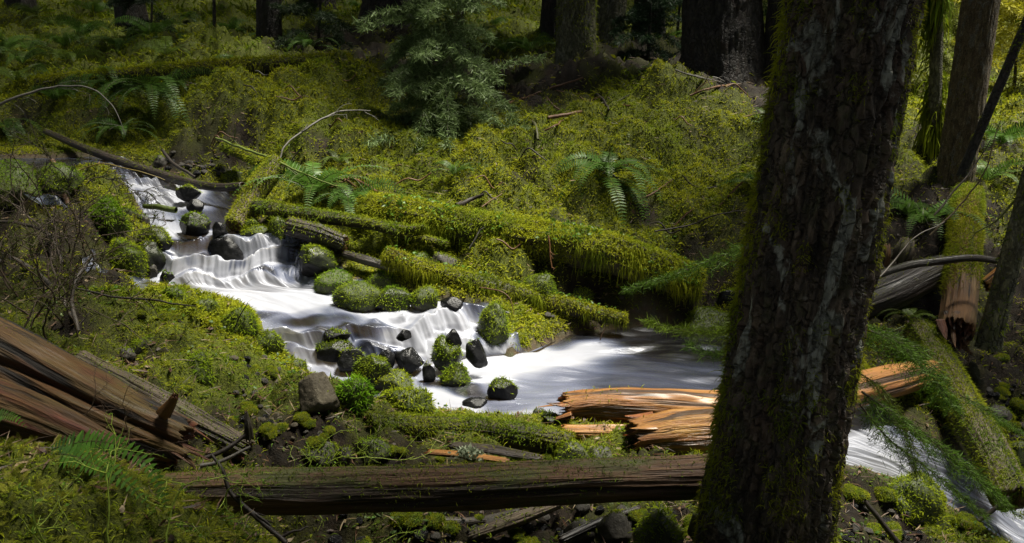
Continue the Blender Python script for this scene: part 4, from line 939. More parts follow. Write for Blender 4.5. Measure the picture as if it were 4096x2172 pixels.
# lower right, below the big trunk
rock((872,464,940,528), "large boulder with bright moss beside the lower fall at the bottom right", .9, M_ROCK, seed=107, facets=6, bright=.62, mcut=.05, base=-.75)
rock((884,494,914,522), "small round mossy rock in front of the large bottom right boulder", .98, seed=108, facets=3, bright=.6, base=-.80, dd=-.25)
rock((842,478,874,502), "dark rock with mossy ridge right of the big trunk's foot", .6, M_ROCK, seed=109, mcut=.2, base=-.55)
rock((868,480,884,494), "little mossy stone between the trunk and the large bottom right boulder", .9, seed=110, base=-.55)
rock((853,510,890,534), "wet brown boulder at the bottom edge right of the trunk", .05, M_ROCK, seed=111, base=-.78)
rock((862,522,905,556), "mossy boulder cut by the bottom edge right of the trunk", .9, seed=112, facets=4, base=-.95)
rock((890,500,950,540), "broad mossy dark boulder under the lower fall", .75, M_ROCK, seed=113, mcut=.2, base=-.95, dd=-.2)
rock((945,520,1010,560), "mossy rocks corner boulder at the bottom right", .9, seed=114, bright=.5, base=-1.1)
rock((990,512,1040,545), "brown mossy boulder in the bottom right corner", .85, seed=115, bright=.35, base=-1.05)
rock((632,502,684,560), "grey mossy boulder at the bottom edge left of the trunk", .55, M_ROCK, seed=116, mcut=.3, bright=.6)
rock((596,512,634,545), "wet dark boulder at the bottom edge beneath the long brown log", .1, M_ROCK, seed=117, mcut=.8)
rock((560,518,596,545), "dark angular stone at the bottom edge beneath the long brown log", .15, M_ROCK, seed=118, mcut=.7)
rock((686,505,716,545), "rounded mossy stone touching the left foot of the trunk", .5, M_ROCK, seed=119, mcut=.3)
rock((985,405,1012,428), "grey stone in the dark behind the sloping mossy log", .1, M_ROCK, seed=120, mcut=.8)
rock((1000,440,1030,470), "mossy stone at the right edge behind the sloping mossy log", .8, seed=121, mcut=.2)
# loose stones of the stony near bank: nothing tells one from the other
def stones(n, region, smin, smax, label, group, seed, mats, moss=.0):
    r = np.random.default_rng(seed); protos = []
    for k in range(6):
        g = rock_geo(np.zeros(3), 1, r.uniform(.7, 1), r.uniform(.5, .8), seed*10+k, 7, None, 3, mossy=moss); me = mesh("stone", g["V"], g["F"], mats[k % len(mats)], attrs=g["attrs"]); protos.append(me)
    for k in range(n):
        u, v = r.random(2); (x0, y0), (x1, y1), (x2, y2), (x3, y3) = region
        px = (x0*(1-u)+x1*u)*(1-v)+(x3*(1-u)+x2*u)*v; py = (y0*(1-u)+y1*u)*(1-v)+(y3*(1-u)+y2*u)*v
        P = gp(px, py); o = link("stone", protos[k % 6]); s = r.uniform(smin, smax)*pxs(P)
        o.location = P+np.array([0, 0, s*.25]); o.scale = (s, s, s); o.rotation_euler = (r.uniform(-.4, .4), r.uniform(-.4, .4), r.uniform(0, 6.3)); tag(o, label, "stone", group)
stones(60, [(225,362), (300,372), (330,440), (240,420)], 2.0, 5.5, "small brown grey stone in the wet soil of the near left bank", "small stones of the near left bank", 5, [M_ROCK, M_TAN, M_WETROCK])
stones(40, [(150,158), (235,172), (228,186), (140,172)], 1.5, 4.5, "small grey stone on the stony strip of the upper far bank", "stones on the upper far bank", 6, [M_ROCK, M_WETROCK])
stones(34, [(225,405), (320,415), (330,452), (250,450)], 1.5, 4.0, "small stone in the shallow dark pool behind the long brown log", "stones in the shallow dark pool", 7, [M_WETROCK, M_ROCK, M_TAN])
stones(36, [(985,400), (1024,380), (1030,470), (1000,440)], 2.0, 5.0, "small dark stone on the shaded gravel at the right edge", "stones at the right edge", 8, [M_WETROCK, M_ROCK])
stones(44, [(340,508), (700,505), (720,545), (330,545)], 3, 9, "dark wet stone in the hollow below the long brown log", "stones in the hollow below the log", 9, [M_WETROCK, M_WETROCK, M_ROCK])
stones(24, [(520,300), (640,300), (640,320), (540,325)], 2.0, 5.0, "dark stone in the shade under the slanting mossy log", "stones under the slanting log", 10, [M_WETROCK, M_ROCK])
stones(26, [(846,495), (920,505), (930,543), (840,543)], 3.0, 8.0, "small wet stone between the bottom right boulders", "stones between the bottom right boulders", 12, [M_WETROCK, M_ROCK])

def mossy_stones(n, region, smin, smax, label, group, seed):
    """copies of three small moss-capped stones, each copy a thing with its own stone and moss"""
    q = np.random.default_rng(seed); protos = []
    for k in range(3):
        g = rock_geo(np.zeros(3), 1, q.uniform(.75, 1), q.uniform(.5, .75), seed*10+k, 8, None, 3, mossy=.9); m = moss_fur(g, 520, .16, .030, .5, topmask(-.35, .2, seed+k, 2.), seed=seed, brown=.05, droop=.4)
        protos.append((mesh("stone", g["V"], g["F"], M_ROCK, attrs=g["attrs"]), mesh("moss", m["V"], m["F"], M_MOSS, m["col"], smooth=False)))
    for k in range(n):
        u, v = q.random(2); (x0, y0), (x1, y1), (x2, y2), (x3, y3) = region
        px = (x0*(1-u)+x1*u)*(1-v)+(x3*(1-u)+x2*u)*v; py = (y0*(1-u)+y1*u)*(1-v)+(y3*(1-u)+y2*u)*v
        P = gp(px, py); s = q.uniform(smin, smax)*pxs(P); t = thing("mossy_stone", label, "stone", P+np.array([0, 0, s*.15]), group); t.scale = (s, s, s); t.rotation_euler = (0, 0, q.uniform(0, 6.3))
        for nm, me in zip(("stone", "moss"), protos[k % 3]): link(nm, me, t)
rock((-30,160,44,204), "dark mossy root mound at the left edge by the top of the creek", .95, seed=131, bright=.3, facets=5, L=.03, dd=-.2)
rock((34,164,84,200), "mossy root mound beside the orange stake at the top of the creek", .95, seed=132, bright=.35, facets=5, L=.03, dd=-.2)
mossy_stones(20, [(180,395), (330,418), (345,458), (250,448)], 4, 10, "small moss-capped stone on the near left bank behind the long brown log", "mossy stones behind the long brown log", 21)
mossy_stones(12, [(345,436), (560,455), (600,462), (350,463)], 4, 9, "small moss-capped stone between the low mossy log and the long brown log", "mossy stones between the two near logs", 22)
mossy_stones(18, [(330,510), (700,508), (715,548), (300,548)], 5, 14, "moss-capped stone in the dark hollow at the bottom of the picture", "mossy stones in the hollow", 23)
mossy_stones(20, [(846,488), (940,500), (1000,545), (840,545)], 6, 15, "moss-capped stone among the boulders at the bottom right", "mossy stones at the bottom right", 24)
mossy_stones(16, [(985,350), (1024,340), (1030,470), (1005,440)], 5, 12, "moss-capped stone on the shaded slope at the right edge", "mossy stones at the right edge", 25)
mossy_stones(26, [(140,305), (290,355), (300,385), (130,370)], 4, 9, "small moss-capped stone in the moss of the left bank", "mossy stones of the left bank", 26)
W_MAIN = water_sheet(LSf, RSf, NT, STROKES, .36, 71)
# narrow side branch trickling down the left bank
SB = [(22,197,40,189,1.16),(66,214,92,206,1.05),(78,232,92,228,.93),(82,250,94,247,.80),(84,266,98,263,.66),(88,281,112,274,.55),(110,293,142,280,.50),(150,292,160,285,.46)]
SL = station_spline(np.array([atz(a, b, hb1(*ground((a+c)/2, (b+d)/2)[:2])+.02) for a, b, c, d, z in SB]), 220)
SR = station_spline(np.array([atz(c, d, hb1(*ground((a+c)/2, (b+d)/2)[:2])+.02) for a, b, c, d, z in SB]), 220)
W_SIDE = water_sheet(SL, SR, 40, [stroke([(90,280),(120,285),(145,288)], .12, .75, 1.5), stroke([(84,250),(90,262)], .06, .7), stroke([(72,218),(85,226)], .08, .5)], .4, 97)
def water_mat():
    m, nt, o = newmat("creek_water")
    f = nd(nt, "Attribute", attribute_name="foam"); fl = nd(nt, "Attribute", attribute_name="flow")
    fine = noise(nt, vscale(nt, fl.outputs["Vector"], (1.2, 30, 1)), 1.0, 3)
    ff = math_(nt, "ADD", f.outputs["Fac"], math_(nt, "MULTIPLY", math_(nt, "SUBTRACT", fine, .5), .08))
    foam_sky_col = ramp(nt, ff, [(.1, (.28, .34, .56)), (.5, (.46, .54, .86)), (.95, (.84, .87, 1.0))])  # blue of the sky's reflection put into the foam colour
    white = nd(nt, "BsdfPrincipled", {"Base Color": foam_sky_col, "Roughness": .5, "Specular IOR Level": .2, "Subsurface Weight": 0.0})
    tl = nd(nt, "BsdfTranslucent", {"Color": (.8, .82, .9, 1)})
    wmix = nd(nt, "MixShader", {0: .18, 1: white.outputs[0], 2: tl.outputs[0]})
    bn = bump(nt, noise(nt, vscale(nt, fl.outputs["Vector"], (1.5, 8, 1)), 1.0, 3), .25, .05)
    gl = nd(nt, "BsdfGlossy", {"Color": (.9, .92, 1, 1), "Roughness": .22, "Normal": bn})
    tr = nd(nt, "BsdfTransparent", {"Color": (.42, .38, .28, 1)})
    fr = nd(nt, "Fresnel", {"IOR": 1.33, "Normal": bn})
    dark = nd(nt, "MixShader", {0: math_(nt, "MULTIPLY", fr.outputs[0], .28, True), 1: tr.outputs[0], 2: gl.outputs[0]})
    fac = nd(nt, "MapRange", {"Value": math_(nt, "POWER", math_(nt, "MAXIMUM", ff, 0.0), 1.7), "From Min": .0, "From Max": 1.0, "To Max": .36})
    s = nd(nt, "MixShader", {0: fac.outputs[0], 1: dark.outputs[0], 2: wmix.outputs[0]})
    nt.links.new(s.outputs[0], o.inputs[0]); return m
M_WATER = water_mat()
for nm, g in (("creek_water", W_MAIN), ("side_stream_water", W_SIDE)):
    tag(link(nm, mesh(nm, g["V"], g["F"], M_WATER, attrs=g["attrs"])), kind="structure")
# ================================================================== trees
def P3(*p): return at(*p)
def crown_geo(base_axis, z0, z1, R, n, r, col=(.022, .042, .016), leaf=(.42, .10)):
    """ragged conifer crown: limbs with drooping leaf clumps, well above the frame"""
    P, D, wood = [], [], []
    A, Bx = base_axis
    for k in range(n):
        u = r.random(); z = z0+(z1-z0)*u; t = (z-A[2])/(Bx[2]-A[2]); c = A+(Bx-A)*t; az = r.uniform(0, 2*PI); l = R*(1-.55*u)*r.uniform(.6, 1.1)
        d = np.array([math.cos(az), math.sin(az), r.uniform(-.1, .25)]); m = 22
        k_ = np.sqrt(r.random((m, 1)))
        pt = c+d*l*k_+np.array([0, 0, -.3])*l*k_**2+r.normal(0, .22, (m, 3)); P.append(pt); D.append(np.repeat(d[None], m, 0)+r.normal(0, .4, (m, 3)))
        wood.append(tube(np.array([c, c+d*l*.5-np.array([0, 0, .06*l]), c+d*l+np.array([0, 0, -.3*l])]), [.035, .01], 4, n=4))
    P = np.concatenate(P); D = norm(np.concatenate(D)); m = r.random(len(P)) > openness(P)*1.05; P, D = P[m], D[m]; c = np.asarray(col)*np.exp(r.normal(0, .3, (len(P), 1)))  # crown clumps left out where they would shade the chosen lit spots
    f = sprigs(P, D, leaf[0], leaf[1], 1, -.1, 1, .5, .4, c, r, tip=1.1)
    w = merge(wood); return w, f
def tree(name, label, base, top, r0, r1, mat, cat="tree", crown=True, group=None, seed=1, moss=0, mbright=.4, hang=0, mL=.05, cz=None, cR=2.4, cn=70, **k):
    base = np.array(base); top = np.array(top)
    t = thing(name, label, cat, base, group)
    g = trunk_geo(base, top, r0, r1, seed=seed, **k); part("trunk", g, mat, t)
    if moss:
        ms = []
        mk = lambda P, N: sstep(-.05, .35, fbm(P*np.array([2.2, 2.2, .9]), 3, seed+3)+.05+.25*moss-.25*sstep(0, 2.5, P[:, 2]-base[2]))*(P[:, 2] < base[2]+7)
        ms.append(moss_fur(g, 900*moss, mL, mL*.2, mbright, mk, seed=seed, droop=.9, up=-.1))
        if hang:
            ms.append(moss_fur(g, 130*hang, mL*5, mL*.35, mbright-.1, mk, seg=4, up=-.5, out=.5, rnd=.3, droop=1.6, seed=seed))
        part("moss", merge(ms), M_MOSS, t)
    if crown:
        r = np.random.default_rng(seed+50); z1 = top[2]; z0 = (cz or max(8.5, base[2]+6))
        w, f = crown_geo((base, top), z0, z1, cR, cn, r); w["col"] = np.tile(np.array([[.03, .022, .015]]), (len(w["V"]), 1))
        part("limbs", w, M_TWIG, t); part("crown", f, M_NEEDLE, t)
    return t, g
# --- the big foreground trunk
A0, A1 = at(752, 600, 4.0), at(857, -14, 4.0); dA = (A1-A0)/np.linalg.norm(A1-A0)
FT, FTG = tree("old_tree", "huge dark mossy tree trunk standing closest on the right", A0-dA*.25, A0+dA*9.5, (.302), .18, M_BARK, seed=3, nseg=440, step=.012, flare=.16, fh=.55, lobes=4, ridge=.10, rk=5.0, vs=1.5, cz=6.5, cR=2.2, cn=60)
SIDE = np.array([.935, -.355, 0])      # across the trunk as it faces the creek path
ax_ = lambda P: A0+((P-A0)@dA)[:, None]*dA
def ft_mask(P, N):
    a = P-ax_(P); rgt = norm(a)@SIDE; 
    edge = np.exp(-((rgt+1.0)/.10)**2)*1.2+np.exp(-((rgt-.95)/.09)**2)*.7*sstep(2.9, 1.2, P[:, 2])
    n = fbm(P*np.array([5, 5, 3.]), 4, 77); low = sstep(1.9, .3, P[:, 2])*.06
    return np.clip(edge*sstep(-.25, .2, n)+sstep(-.02, .22, n-.03+low)*.75, 0, 1)*(P[:, 2] < 4.2)
ms = moss_fur(FTG, 12500, .027, .0034, .60, ft_mask, seg=3, up=.05, out=.6, rnd=.85, droop=.5, seed=8)
def ft_fringe(P, N):
    a = P-ax_(P); rgt = norm(a)@SIDE
    return np.exp(-((rgt+1.0)/.085)**2)*sstep(-.3, .15, fbm(P*3, 3, 78)+.05)*(P[:, 2] < 4.2)
ms2 = moss_fur(FTG, 5200, .05, .0055, .85, ft_fringe, seg=4, up=.25, out=1.0, rnd=.55, droop=.45, seed=8)
part("moss", merge([ms, ms2]), M_MOSS, FT)
rf = np.random.default_rng(5)
def bough(axes, wid, r, col, leaf, parent, n=26, twn=10, **k):
    ws, fs = [], []
    for a_ in axes:
        w, f = spray(np.array([at(*p) for p in a_]), wid, n, leaf, col, r, twn=twn, **k); ws.append(w); fs.append(f)
    b = part("branch", merge(ws), M_TWIG, parent); f = merge(fs)
    f["V"] = f["V"]; o = part("foliage", f, M_NEEDLE, b); return b
rb = np.random.default_rng(9)
GR = (.085, .165, .012); GY = (.16, .24, .016)
bough([[(862,392,4.25),(900,418,4.35),(950,452,4.5),(1005,500,4.6)]], .32, rb, GR, (.032, .006), FT, n=46, twn=22, hang=.5, stem=.007)
bough([[(866,330,4.3),(892,338,4.45),(925,368,4.6),(952,405,4.7)]], .30, rb, GR, (.032, .006), FT, n=42, twn=22, hang=.45, stem=.005)
bough([[(860,405,4.2),(890,440,4.3),(930,470,4.4),(985,515,4.45)]], .17, rb, (.11, .20, .018), (.030, .0055), FT, n=30, twn=14, hang=.6, stem=.005)
bough([[(858,372,4.3),(885,392,4.35),(905,430,4.4),(915,470,4.4)]], .12, rb, (.13, .17, .016), (.030, .0055), FT, n=26, twn=12, hang=.7, stem=.004)
bough([[(780,232,4.75),(725,255,5.1),(680,272,5.3),(628,288,5.4)]], .20, rb, GR, (.034, .006), FT, n=36, twn=15, hang=.4, stem=.004)
bough([[(772,300,4.6),(735,325,4.9),(690,330,5.1),(648,322,5.2)]], .20, rb, GY, (.034, .006), FT, n=34, twn=15, hang=.4, stem=.004)
bough([[(765,340,4.5),(740,350,4.7),(712,352,4.85),(690,345,4.95)]], .16, rb, GR, (.034, .006), FT, n=20, twn=12, hang=.45, stem=.004)
bough([[(960,395,4.9),(985,408,5.0),(1008,425,5.1),(1022,432,5.1)]], .10, rb, GR, (.030, .0055), FT, n=16, twn=10, hang=.4, stem=.003)
# --- trees of the slope behind
def ftree(label, bpx, bpy, w0, w1, topx, mat, seed, D=None, name="conifer_tree", h=11.0, **k):
    b = ground(bpx, bpy) if D is None else at(bpx, bpy, D)
    s = pxs(b); tp = at(topx, 0, b[1]); d = (tp-b)/np.linalg.norm(tp-b); top = b+d*(h/d[2]*1.0); H0 = np.linalg.norm(tp-b); Lt = np.linalg.norm(top-b)
    r0 = w0/2*s; r1v = w1/2*pxs(tp); r1 = max(r0*.45, r0+(r1v-r0)*Lt/max(H0, .5)*.5) if w1 < w0 else r0*.7
    return tree(name, label, b-d*.3, top, r0, r1, mat, seed=seed, **k)
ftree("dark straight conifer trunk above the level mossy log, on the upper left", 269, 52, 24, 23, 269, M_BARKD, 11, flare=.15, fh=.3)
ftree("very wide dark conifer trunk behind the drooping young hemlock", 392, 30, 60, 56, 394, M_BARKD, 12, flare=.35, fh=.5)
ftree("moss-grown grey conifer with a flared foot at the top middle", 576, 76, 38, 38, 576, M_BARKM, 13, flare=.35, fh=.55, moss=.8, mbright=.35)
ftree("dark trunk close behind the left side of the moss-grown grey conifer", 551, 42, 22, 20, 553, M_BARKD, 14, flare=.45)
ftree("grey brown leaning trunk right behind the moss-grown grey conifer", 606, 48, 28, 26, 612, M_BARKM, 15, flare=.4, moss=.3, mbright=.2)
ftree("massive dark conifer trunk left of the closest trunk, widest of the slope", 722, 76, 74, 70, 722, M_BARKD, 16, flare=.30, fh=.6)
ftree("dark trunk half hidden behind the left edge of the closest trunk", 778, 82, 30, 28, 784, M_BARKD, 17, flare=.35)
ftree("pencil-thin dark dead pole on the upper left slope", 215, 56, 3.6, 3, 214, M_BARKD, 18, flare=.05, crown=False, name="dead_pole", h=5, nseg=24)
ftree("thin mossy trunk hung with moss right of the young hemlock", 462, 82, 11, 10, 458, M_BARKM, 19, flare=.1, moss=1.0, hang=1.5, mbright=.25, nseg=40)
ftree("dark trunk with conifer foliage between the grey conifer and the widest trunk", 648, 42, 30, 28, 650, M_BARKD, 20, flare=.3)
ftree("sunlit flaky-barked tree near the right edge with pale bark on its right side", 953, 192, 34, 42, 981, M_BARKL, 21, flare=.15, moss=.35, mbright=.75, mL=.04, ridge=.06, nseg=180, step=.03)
ftree("dark tree hung with long moss curtains beside the sunlit flaky-barked tree", 933, 172, 12, 12, 938, M_BARKM, 22, D=11.6, flare=.1, moss=1.0, hang=14, mbright=.5, mL=.06, nseg=40)
ftree("slanting thin dark tree in the upper right corner", 972, 150, 9, 10, 1036, M_BARKD, 23, D=9.6, flare=.05, crown=False, moss=.7, mbright=.45, nseg=40)
ftree("curved dark mossy stem at the right edge beside the pointing log", 996, 318, 20, 18, 1090, M_BARKM, 24, D=7.9, flare=.25, crown=False, moss=.8, mbright=.3, bend=-.10, nseg=60)
rt = np.random.default_rng(77)
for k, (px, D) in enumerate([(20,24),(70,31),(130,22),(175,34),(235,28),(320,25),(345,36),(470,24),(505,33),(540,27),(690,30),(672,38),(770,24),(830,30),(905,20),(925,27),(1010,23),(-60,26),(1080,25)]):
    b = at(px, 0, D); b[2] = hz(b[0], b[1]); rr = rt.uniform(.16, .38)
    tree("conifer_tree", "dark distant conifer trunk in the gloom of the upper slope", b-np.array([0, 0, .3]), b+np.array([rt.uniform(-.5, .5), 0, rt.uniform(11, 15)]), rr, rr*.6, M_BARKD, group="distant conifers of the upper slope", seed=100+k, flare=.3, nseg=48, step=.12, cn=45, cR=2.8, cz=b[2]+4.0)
# --- the drooping young hemlock
def sapling(label, pts, nb, L, r, col, leaf, wid, side=(-1, 1), front=.6, name="young_hemlock", droop=.45, tr=(.035, .008), u0=.05, down=.1, group=None):
    X = catmull(np.array([at(*p) for p in pts]), 40); t = thing(name, label, "young tree", X[0], group)
    part("trunk", dict(tube(X, tr, 8, n=40), col=np.tile([[.035, .026, .018]], (320, 1))), M_TWIG, t)
    ws, fs = [], []
    for k in range(nb):
        u = u0+(1-u0)*(k+.5)/nb; p = X[int(u*39)]; d = norm(np.array([r.uniform(*side), -front*r.uniform(.1, 1.2), r.uniform(-.1, .45)-down])); l = L*(1-.5*u)*r.uniform(.6, 1.15)
        n = 5; q = [p]; 
        for j in range(n): d = norm(d+np.array([0, 0, -droop/n*1.5])+r.normal(0, .06, 3)); q.append(q[-1]+d*l/n)
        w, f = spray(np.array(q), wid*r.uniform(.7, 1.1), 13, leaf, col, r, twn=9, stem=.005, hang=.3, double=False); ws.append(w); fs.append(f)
    part("branches", merge(ws), M_TWIG, t, kind="stuff"); part("foliage", merge(fs), M_NEEDLE, t, kind="stuff"); return t
rs = np.random.default_rng(31)
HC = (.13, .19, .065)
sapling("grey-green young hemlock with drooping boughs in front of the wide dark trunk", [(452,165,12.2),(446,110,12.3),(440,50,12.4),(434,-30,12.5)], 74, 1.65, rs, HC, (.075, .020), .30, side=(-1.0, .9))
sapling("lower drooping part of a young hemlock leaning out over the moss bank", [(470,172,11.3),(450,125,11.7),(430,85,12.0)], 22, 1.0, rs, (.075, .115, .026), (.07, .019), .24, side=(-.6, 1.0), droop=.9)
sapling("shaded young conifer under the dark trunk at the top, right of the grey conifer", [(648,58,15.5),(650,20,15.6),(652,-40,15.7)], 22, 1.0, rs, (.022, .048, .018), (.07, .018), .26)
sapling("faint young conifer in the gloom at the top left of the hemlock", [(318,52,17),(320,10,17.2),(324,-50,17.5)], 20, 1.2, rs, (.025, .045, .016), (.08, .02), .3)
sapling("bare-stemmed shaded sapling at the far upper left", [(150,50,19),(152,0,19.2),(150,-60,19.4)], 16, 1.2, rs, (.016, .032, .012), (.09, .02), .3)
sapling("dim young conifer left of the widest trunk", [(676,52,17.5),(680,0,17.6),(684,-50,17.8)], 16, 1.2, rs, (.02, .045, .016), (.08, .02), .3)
sapling("young conifer in the upper right corner, sunlight painted into its yellow-green", [(1012,130,14.5),(1016,60,14.6),(1022,-30,14.8)], 60, 2.0, rs, (.40, .38, .02), (.08, .02), .34)  # foliage colour raised to stand in for direct sunlight
sapling("yellow-green young conifer with painted sun glow between the flaky tree and the corner", [(998,118,16.5),(1000,60,16.6),(1000,-30,16.8)], 46, 1.9, rs, (.38, .36, .02), (.07, .016), .3)  # sun glow put into the needle colour
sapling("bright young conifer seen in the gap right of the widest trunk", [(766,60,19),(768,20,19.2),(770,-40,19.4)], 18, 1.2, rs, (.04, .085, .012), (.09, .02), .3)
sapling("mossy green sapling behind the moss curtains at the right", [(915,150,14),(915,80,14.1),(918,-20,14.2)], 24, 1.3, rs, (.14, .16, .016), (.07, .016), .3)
# ================================================================== sword ferns
FP = [fern_proto(13, .85, 1), fern_proto(15, .95, 2, lift=(35, 70)), fern_proto(11, .8, 3, lift=(45, 80), col=(.07, .135, .018)), fern_proto(12, .95, 4, lift=(5, 45), sag=1.35, sector=(-2.7, -.45)),
      fern_proto(14, .9, 5, lift=(20, 60), sag=1.3, col=(.055, .115, .016)), fern_proto(9, .9, 6, lift=(40, 70), col=(.085, .13, .018))]
def fern(k, px, py, scale, rz, label, group=None, dz=0, tilt=(0, 0), P=None):
    P = gp(px, py) if P is None else P; r = np.random.default_rng(int(px*3+py*7)+k)
    t = thing("sword_fern", label, "fern", P+np.array([0, 0, dz]), group); t.rotation_euler = (tilt[0], tilt[1], rz)
    for me in FP[k]:
        o = link("frond", me, t); s = scale*r.uniform(.85, 1.12); o.scale = (s, s, s); o.rotation_euler = (r.normal(0, .07), r.normal(0, .07), r.normal(0, .12))
    return t
fern(1, 316, 206, 1.2, .4, "spreading sword fern between the leaning log and the largest mossy log", dz=.08)
fern(4, 350, 210, 1.0, 2.0, "sword fern above the left end of the largest mossy log", dz=.08)
fern(4, 607, 196, 1.15, 1.2, "lone glossy sword fern drooping on the bank above the largest mossy log", dz=.12)
fern(3, 604, 192, 1.1, -.1, "hanging sword fern fronds under the lone glossy fern", dz=.10)
fern(3, 152, 112, 1.25, .1, "dark sword fern hanging over the far bank below the level mossy log", dz=.25)
fern(4, 122, 142, .80, .9, "low sword fern arching over the water by the driftwood pole", dz=.10)
fern(2, 768, 152, .75, .3, "sword fern peeking out left of the closest trunk, higher of two", dz=.05)
fern(0, 758, 212, .75, 1.3, "sword fern peeking out left of the closest trunk, lower of two", dz=.05)
fern(1, 922, 226, 1.1, .7, "bright sword fern just right of the closest trunk by the pointing log", dz=.05)
fern(2, 905, 225, .60, 2.7, "small bright fern against the right side of the closest trunk", dz=.05)
fern(5, 908, 332, .45, 1.0, "little fern in the gap under the blackened log", dz=.0)
fern(5, 340, 172, .5, .3, "pale small fern on the bank left of the hemlock's lower boughs")
fern(2, 455, 192, .55, .9, "small light fern beside the lower hemlock boughs")
fern(5, 620, 510, .30, .9, "tiny fern beneath the right end of the long brown log", dz=.05, P=at(610, 505, 5.0))
fern(2, 985, 200, .9, .2, "bright sword fern at the far right behind the pointing log")
fern(0, 1000, 150, 1.0, 2.2, "sunlit fern below the slanting thin tree at the right")
rfn = np.random.default_rng(41)
sp = [(8,40),(30,52),(55,35),(85,42),(108,55),(20,75),(48,88),(75,72),(98,92),(125,62),(150,45),(170,72),(190,58),(15,102),(62,110),(110,100),(205,48),(140,25),(95,20),(40,20),(5,128),(240,70),(165,98),(228,40),(185,30),(10,60),(250,45),(70,55)]
for i, (px, py) in enumerate(sp):
    fern(int(rfn.integers(0, 6)) if i % 4 else 3, px+rfn.uniform(-6, 6), py+rfn.uniform(-5, 5), rfn.uniform(.75, 1.15), rfn.uniform(0, 6.3) if i % 4 else rfn.uniform(-.4, .4), "sword fern in the shaded fern thicket of the upper left slope", "ferns of the upper left thicket", dz=.03)
sp2 = [(290,35),(310,55),(330,30),(352,60),(450,40),(475,52),(490,28),(505,60),(520,42),(470,18),(530,68),(495,72),(640,75),(665,45),(690,30),(630,20),(705,12),(360,12),(300,12),(440,12)]
for i, (px, py) in enumerate(sp2):
    fern(int(rfn.integers(0, 6)) if i % 4 else 3, px, py, rfn.uniform(.7, 1.05), rfn.uniform(0, 6.3) if i % 4 else 0, "sword fern among the dark trunks along the top of the slope", "ferns among the dark trunks")
# big fronds in the lower left foreground
t = thing("sword_fern", "large close-up fern fronds hanging over the golden brown log's foot at the lower left", "fern", at(45, 452, 3.30))
rff = np.random.default_rng(3)
UPV = norm(np.array([.15, -.75, .65]))
for pts, pl, n in [([(45,452,3.35),(66,445,3.3),(95,441,3.25),(122,447,3.2),(147,464,3.15),(162,490,3.12),(170,515,3.1)], .062, 30), ([(45,454,3.30),(70,455,3.2),(100,467,3.1),(128,484,3.05),(150,508,3.0)], .062, 22),
                   ([(45,453,3.4),(85,452,3.35),(118,470,3.3),(140,490,3.28),(152,505,3.25)], .045, 22)]:
    part("frond", frond_geo(np.array([at(*p) for p in pts]), pl, n, .42, (.075, .17, .020), rff, .2, .05, UPV), M_FERN, t)
t = thing("sword_fern", "short bright frond poking in at the left edge above the near moss", "fern", at(-12, 420, 3.6))
part("frond", frond_geo(np.array([at(*p) for p in [(-14,420,3.6),(2,415,3.55),(15,418,3.5),(27,428,3.5)]]), .04, 16, .4, (.08, .17, .02), rff, .2, .05, UPV), M_FERN, t)
# ================================================================== branches, sticks and bare brush
def stick(label, pts, rpx, col, name="stick", cat="branch", jit=.012, kids=0, r=None, seed=1, lift=0, ns=7):
    P = np.array([at(p[0], p[1], min(p[2], dist_true(p[0], p[1], p[2])-.06)) for p in pts]); rad = [k*pxs(P[0]) for k in rpx]; r = np.random.default_rng(seed)
    gs = [tube(P, rad, ns, .03, jit=jit, seed=seed)]
    for k in range(kids):
        i = r.integers(1, len(P)); p = P[i]+(P[i-1]-P[i])*r.random(); gs += twiggy(p, norm(P[i]-P[i-1])+r.normal(0, .6, 3), r.uniform(.2, .5)*np.linalg.norm(P[-1]-P[0])*.5, r, rad[-1]*.8, 1, 2)
    g = merge(gs); colr(g, col, .2, r); t = thing(name, label, cat, P[0]); part("wood", g, M_TWIG, t); return t
GREY = (.10, .093, .08); BRN = (.11, .055, .025); DRK = (.022, .016, .012); GRN = (.09, .12, .018)
def gst(label, pts, rpx, col, off=.12, **k):
    """a stick lying on the real ground along photo points"""
    q = [(a, b, dist_true(a, b, ground(a, b)[1])-off) for a, b in pts]; return stick(label, q, rpx, col, **k)
stick("pale arching bare branch reaching in from the left edge over the far bank", [(-20,115,11.2),(0,104,11.2),(30,93,11.3),(65,86,11.4),(95,90,11.4),(115,110,11.3),(125,133,11.2)], [1.5,1.4,1.2,.9,.7,.5,.3], GREY, kids=8, seed=2)
stick("pale curved branch rising from the leaning log toward the hemlock", [(280,158,10.5),(284,147,10.6),(300,133,10.8),(320,120,11.0),(342,111,11.2),(370,111,11.3)], [.8,1.0,1.2,1.1,.9,.6], GREY, kids=5, seed=3)
stick("long yellow-green sapling stem lying from the stony far bank to the sword fern", [(216,138,11.0),(240,147,10.7),(270,158,10.4),(300,172,10.1),(338,187,9.8)], [1.2,1.3,1.2,1.0,.6], GRN, kids=2, seed=4)
gst("orange brown fallen stick below the moss-grown grey conifer, upper one", [(508,104),(530,96),(556,86),(583,78)], [1.8,1.6,1.4,1.0], BRN, seed=5)
gst("long orange brown stick lying below the moss-grown grey conifer", [(548,118),(575,113),(605,106),(630,106)], [2.0,1.8,1.5,.8], BRN, seed=6, kids=2)
gst("short stick crossing the long orange brown stick", [(594,92),(603,100),(609,110)], [1.2,1.4,1.0], DRK, seed=7)
gst("dark mossy curving stick under the grey conifer", [(505,105),(520,112),(535,125),(538,140)], [1.4,1.6,1.6,1.2], (.05,.05,.016), seed=8)
gst("brown twig on the bright moss right of the middle", [(545,130),(555,126),(563,120)], [.9,1.0,.6], BRN, seed=9)
gst("dark forked stick on the bare soil below the widest trunk", [(690,95),(712,88),(735,84)], [1.0,1.2,.8], BRN, kids=3, seed=10)
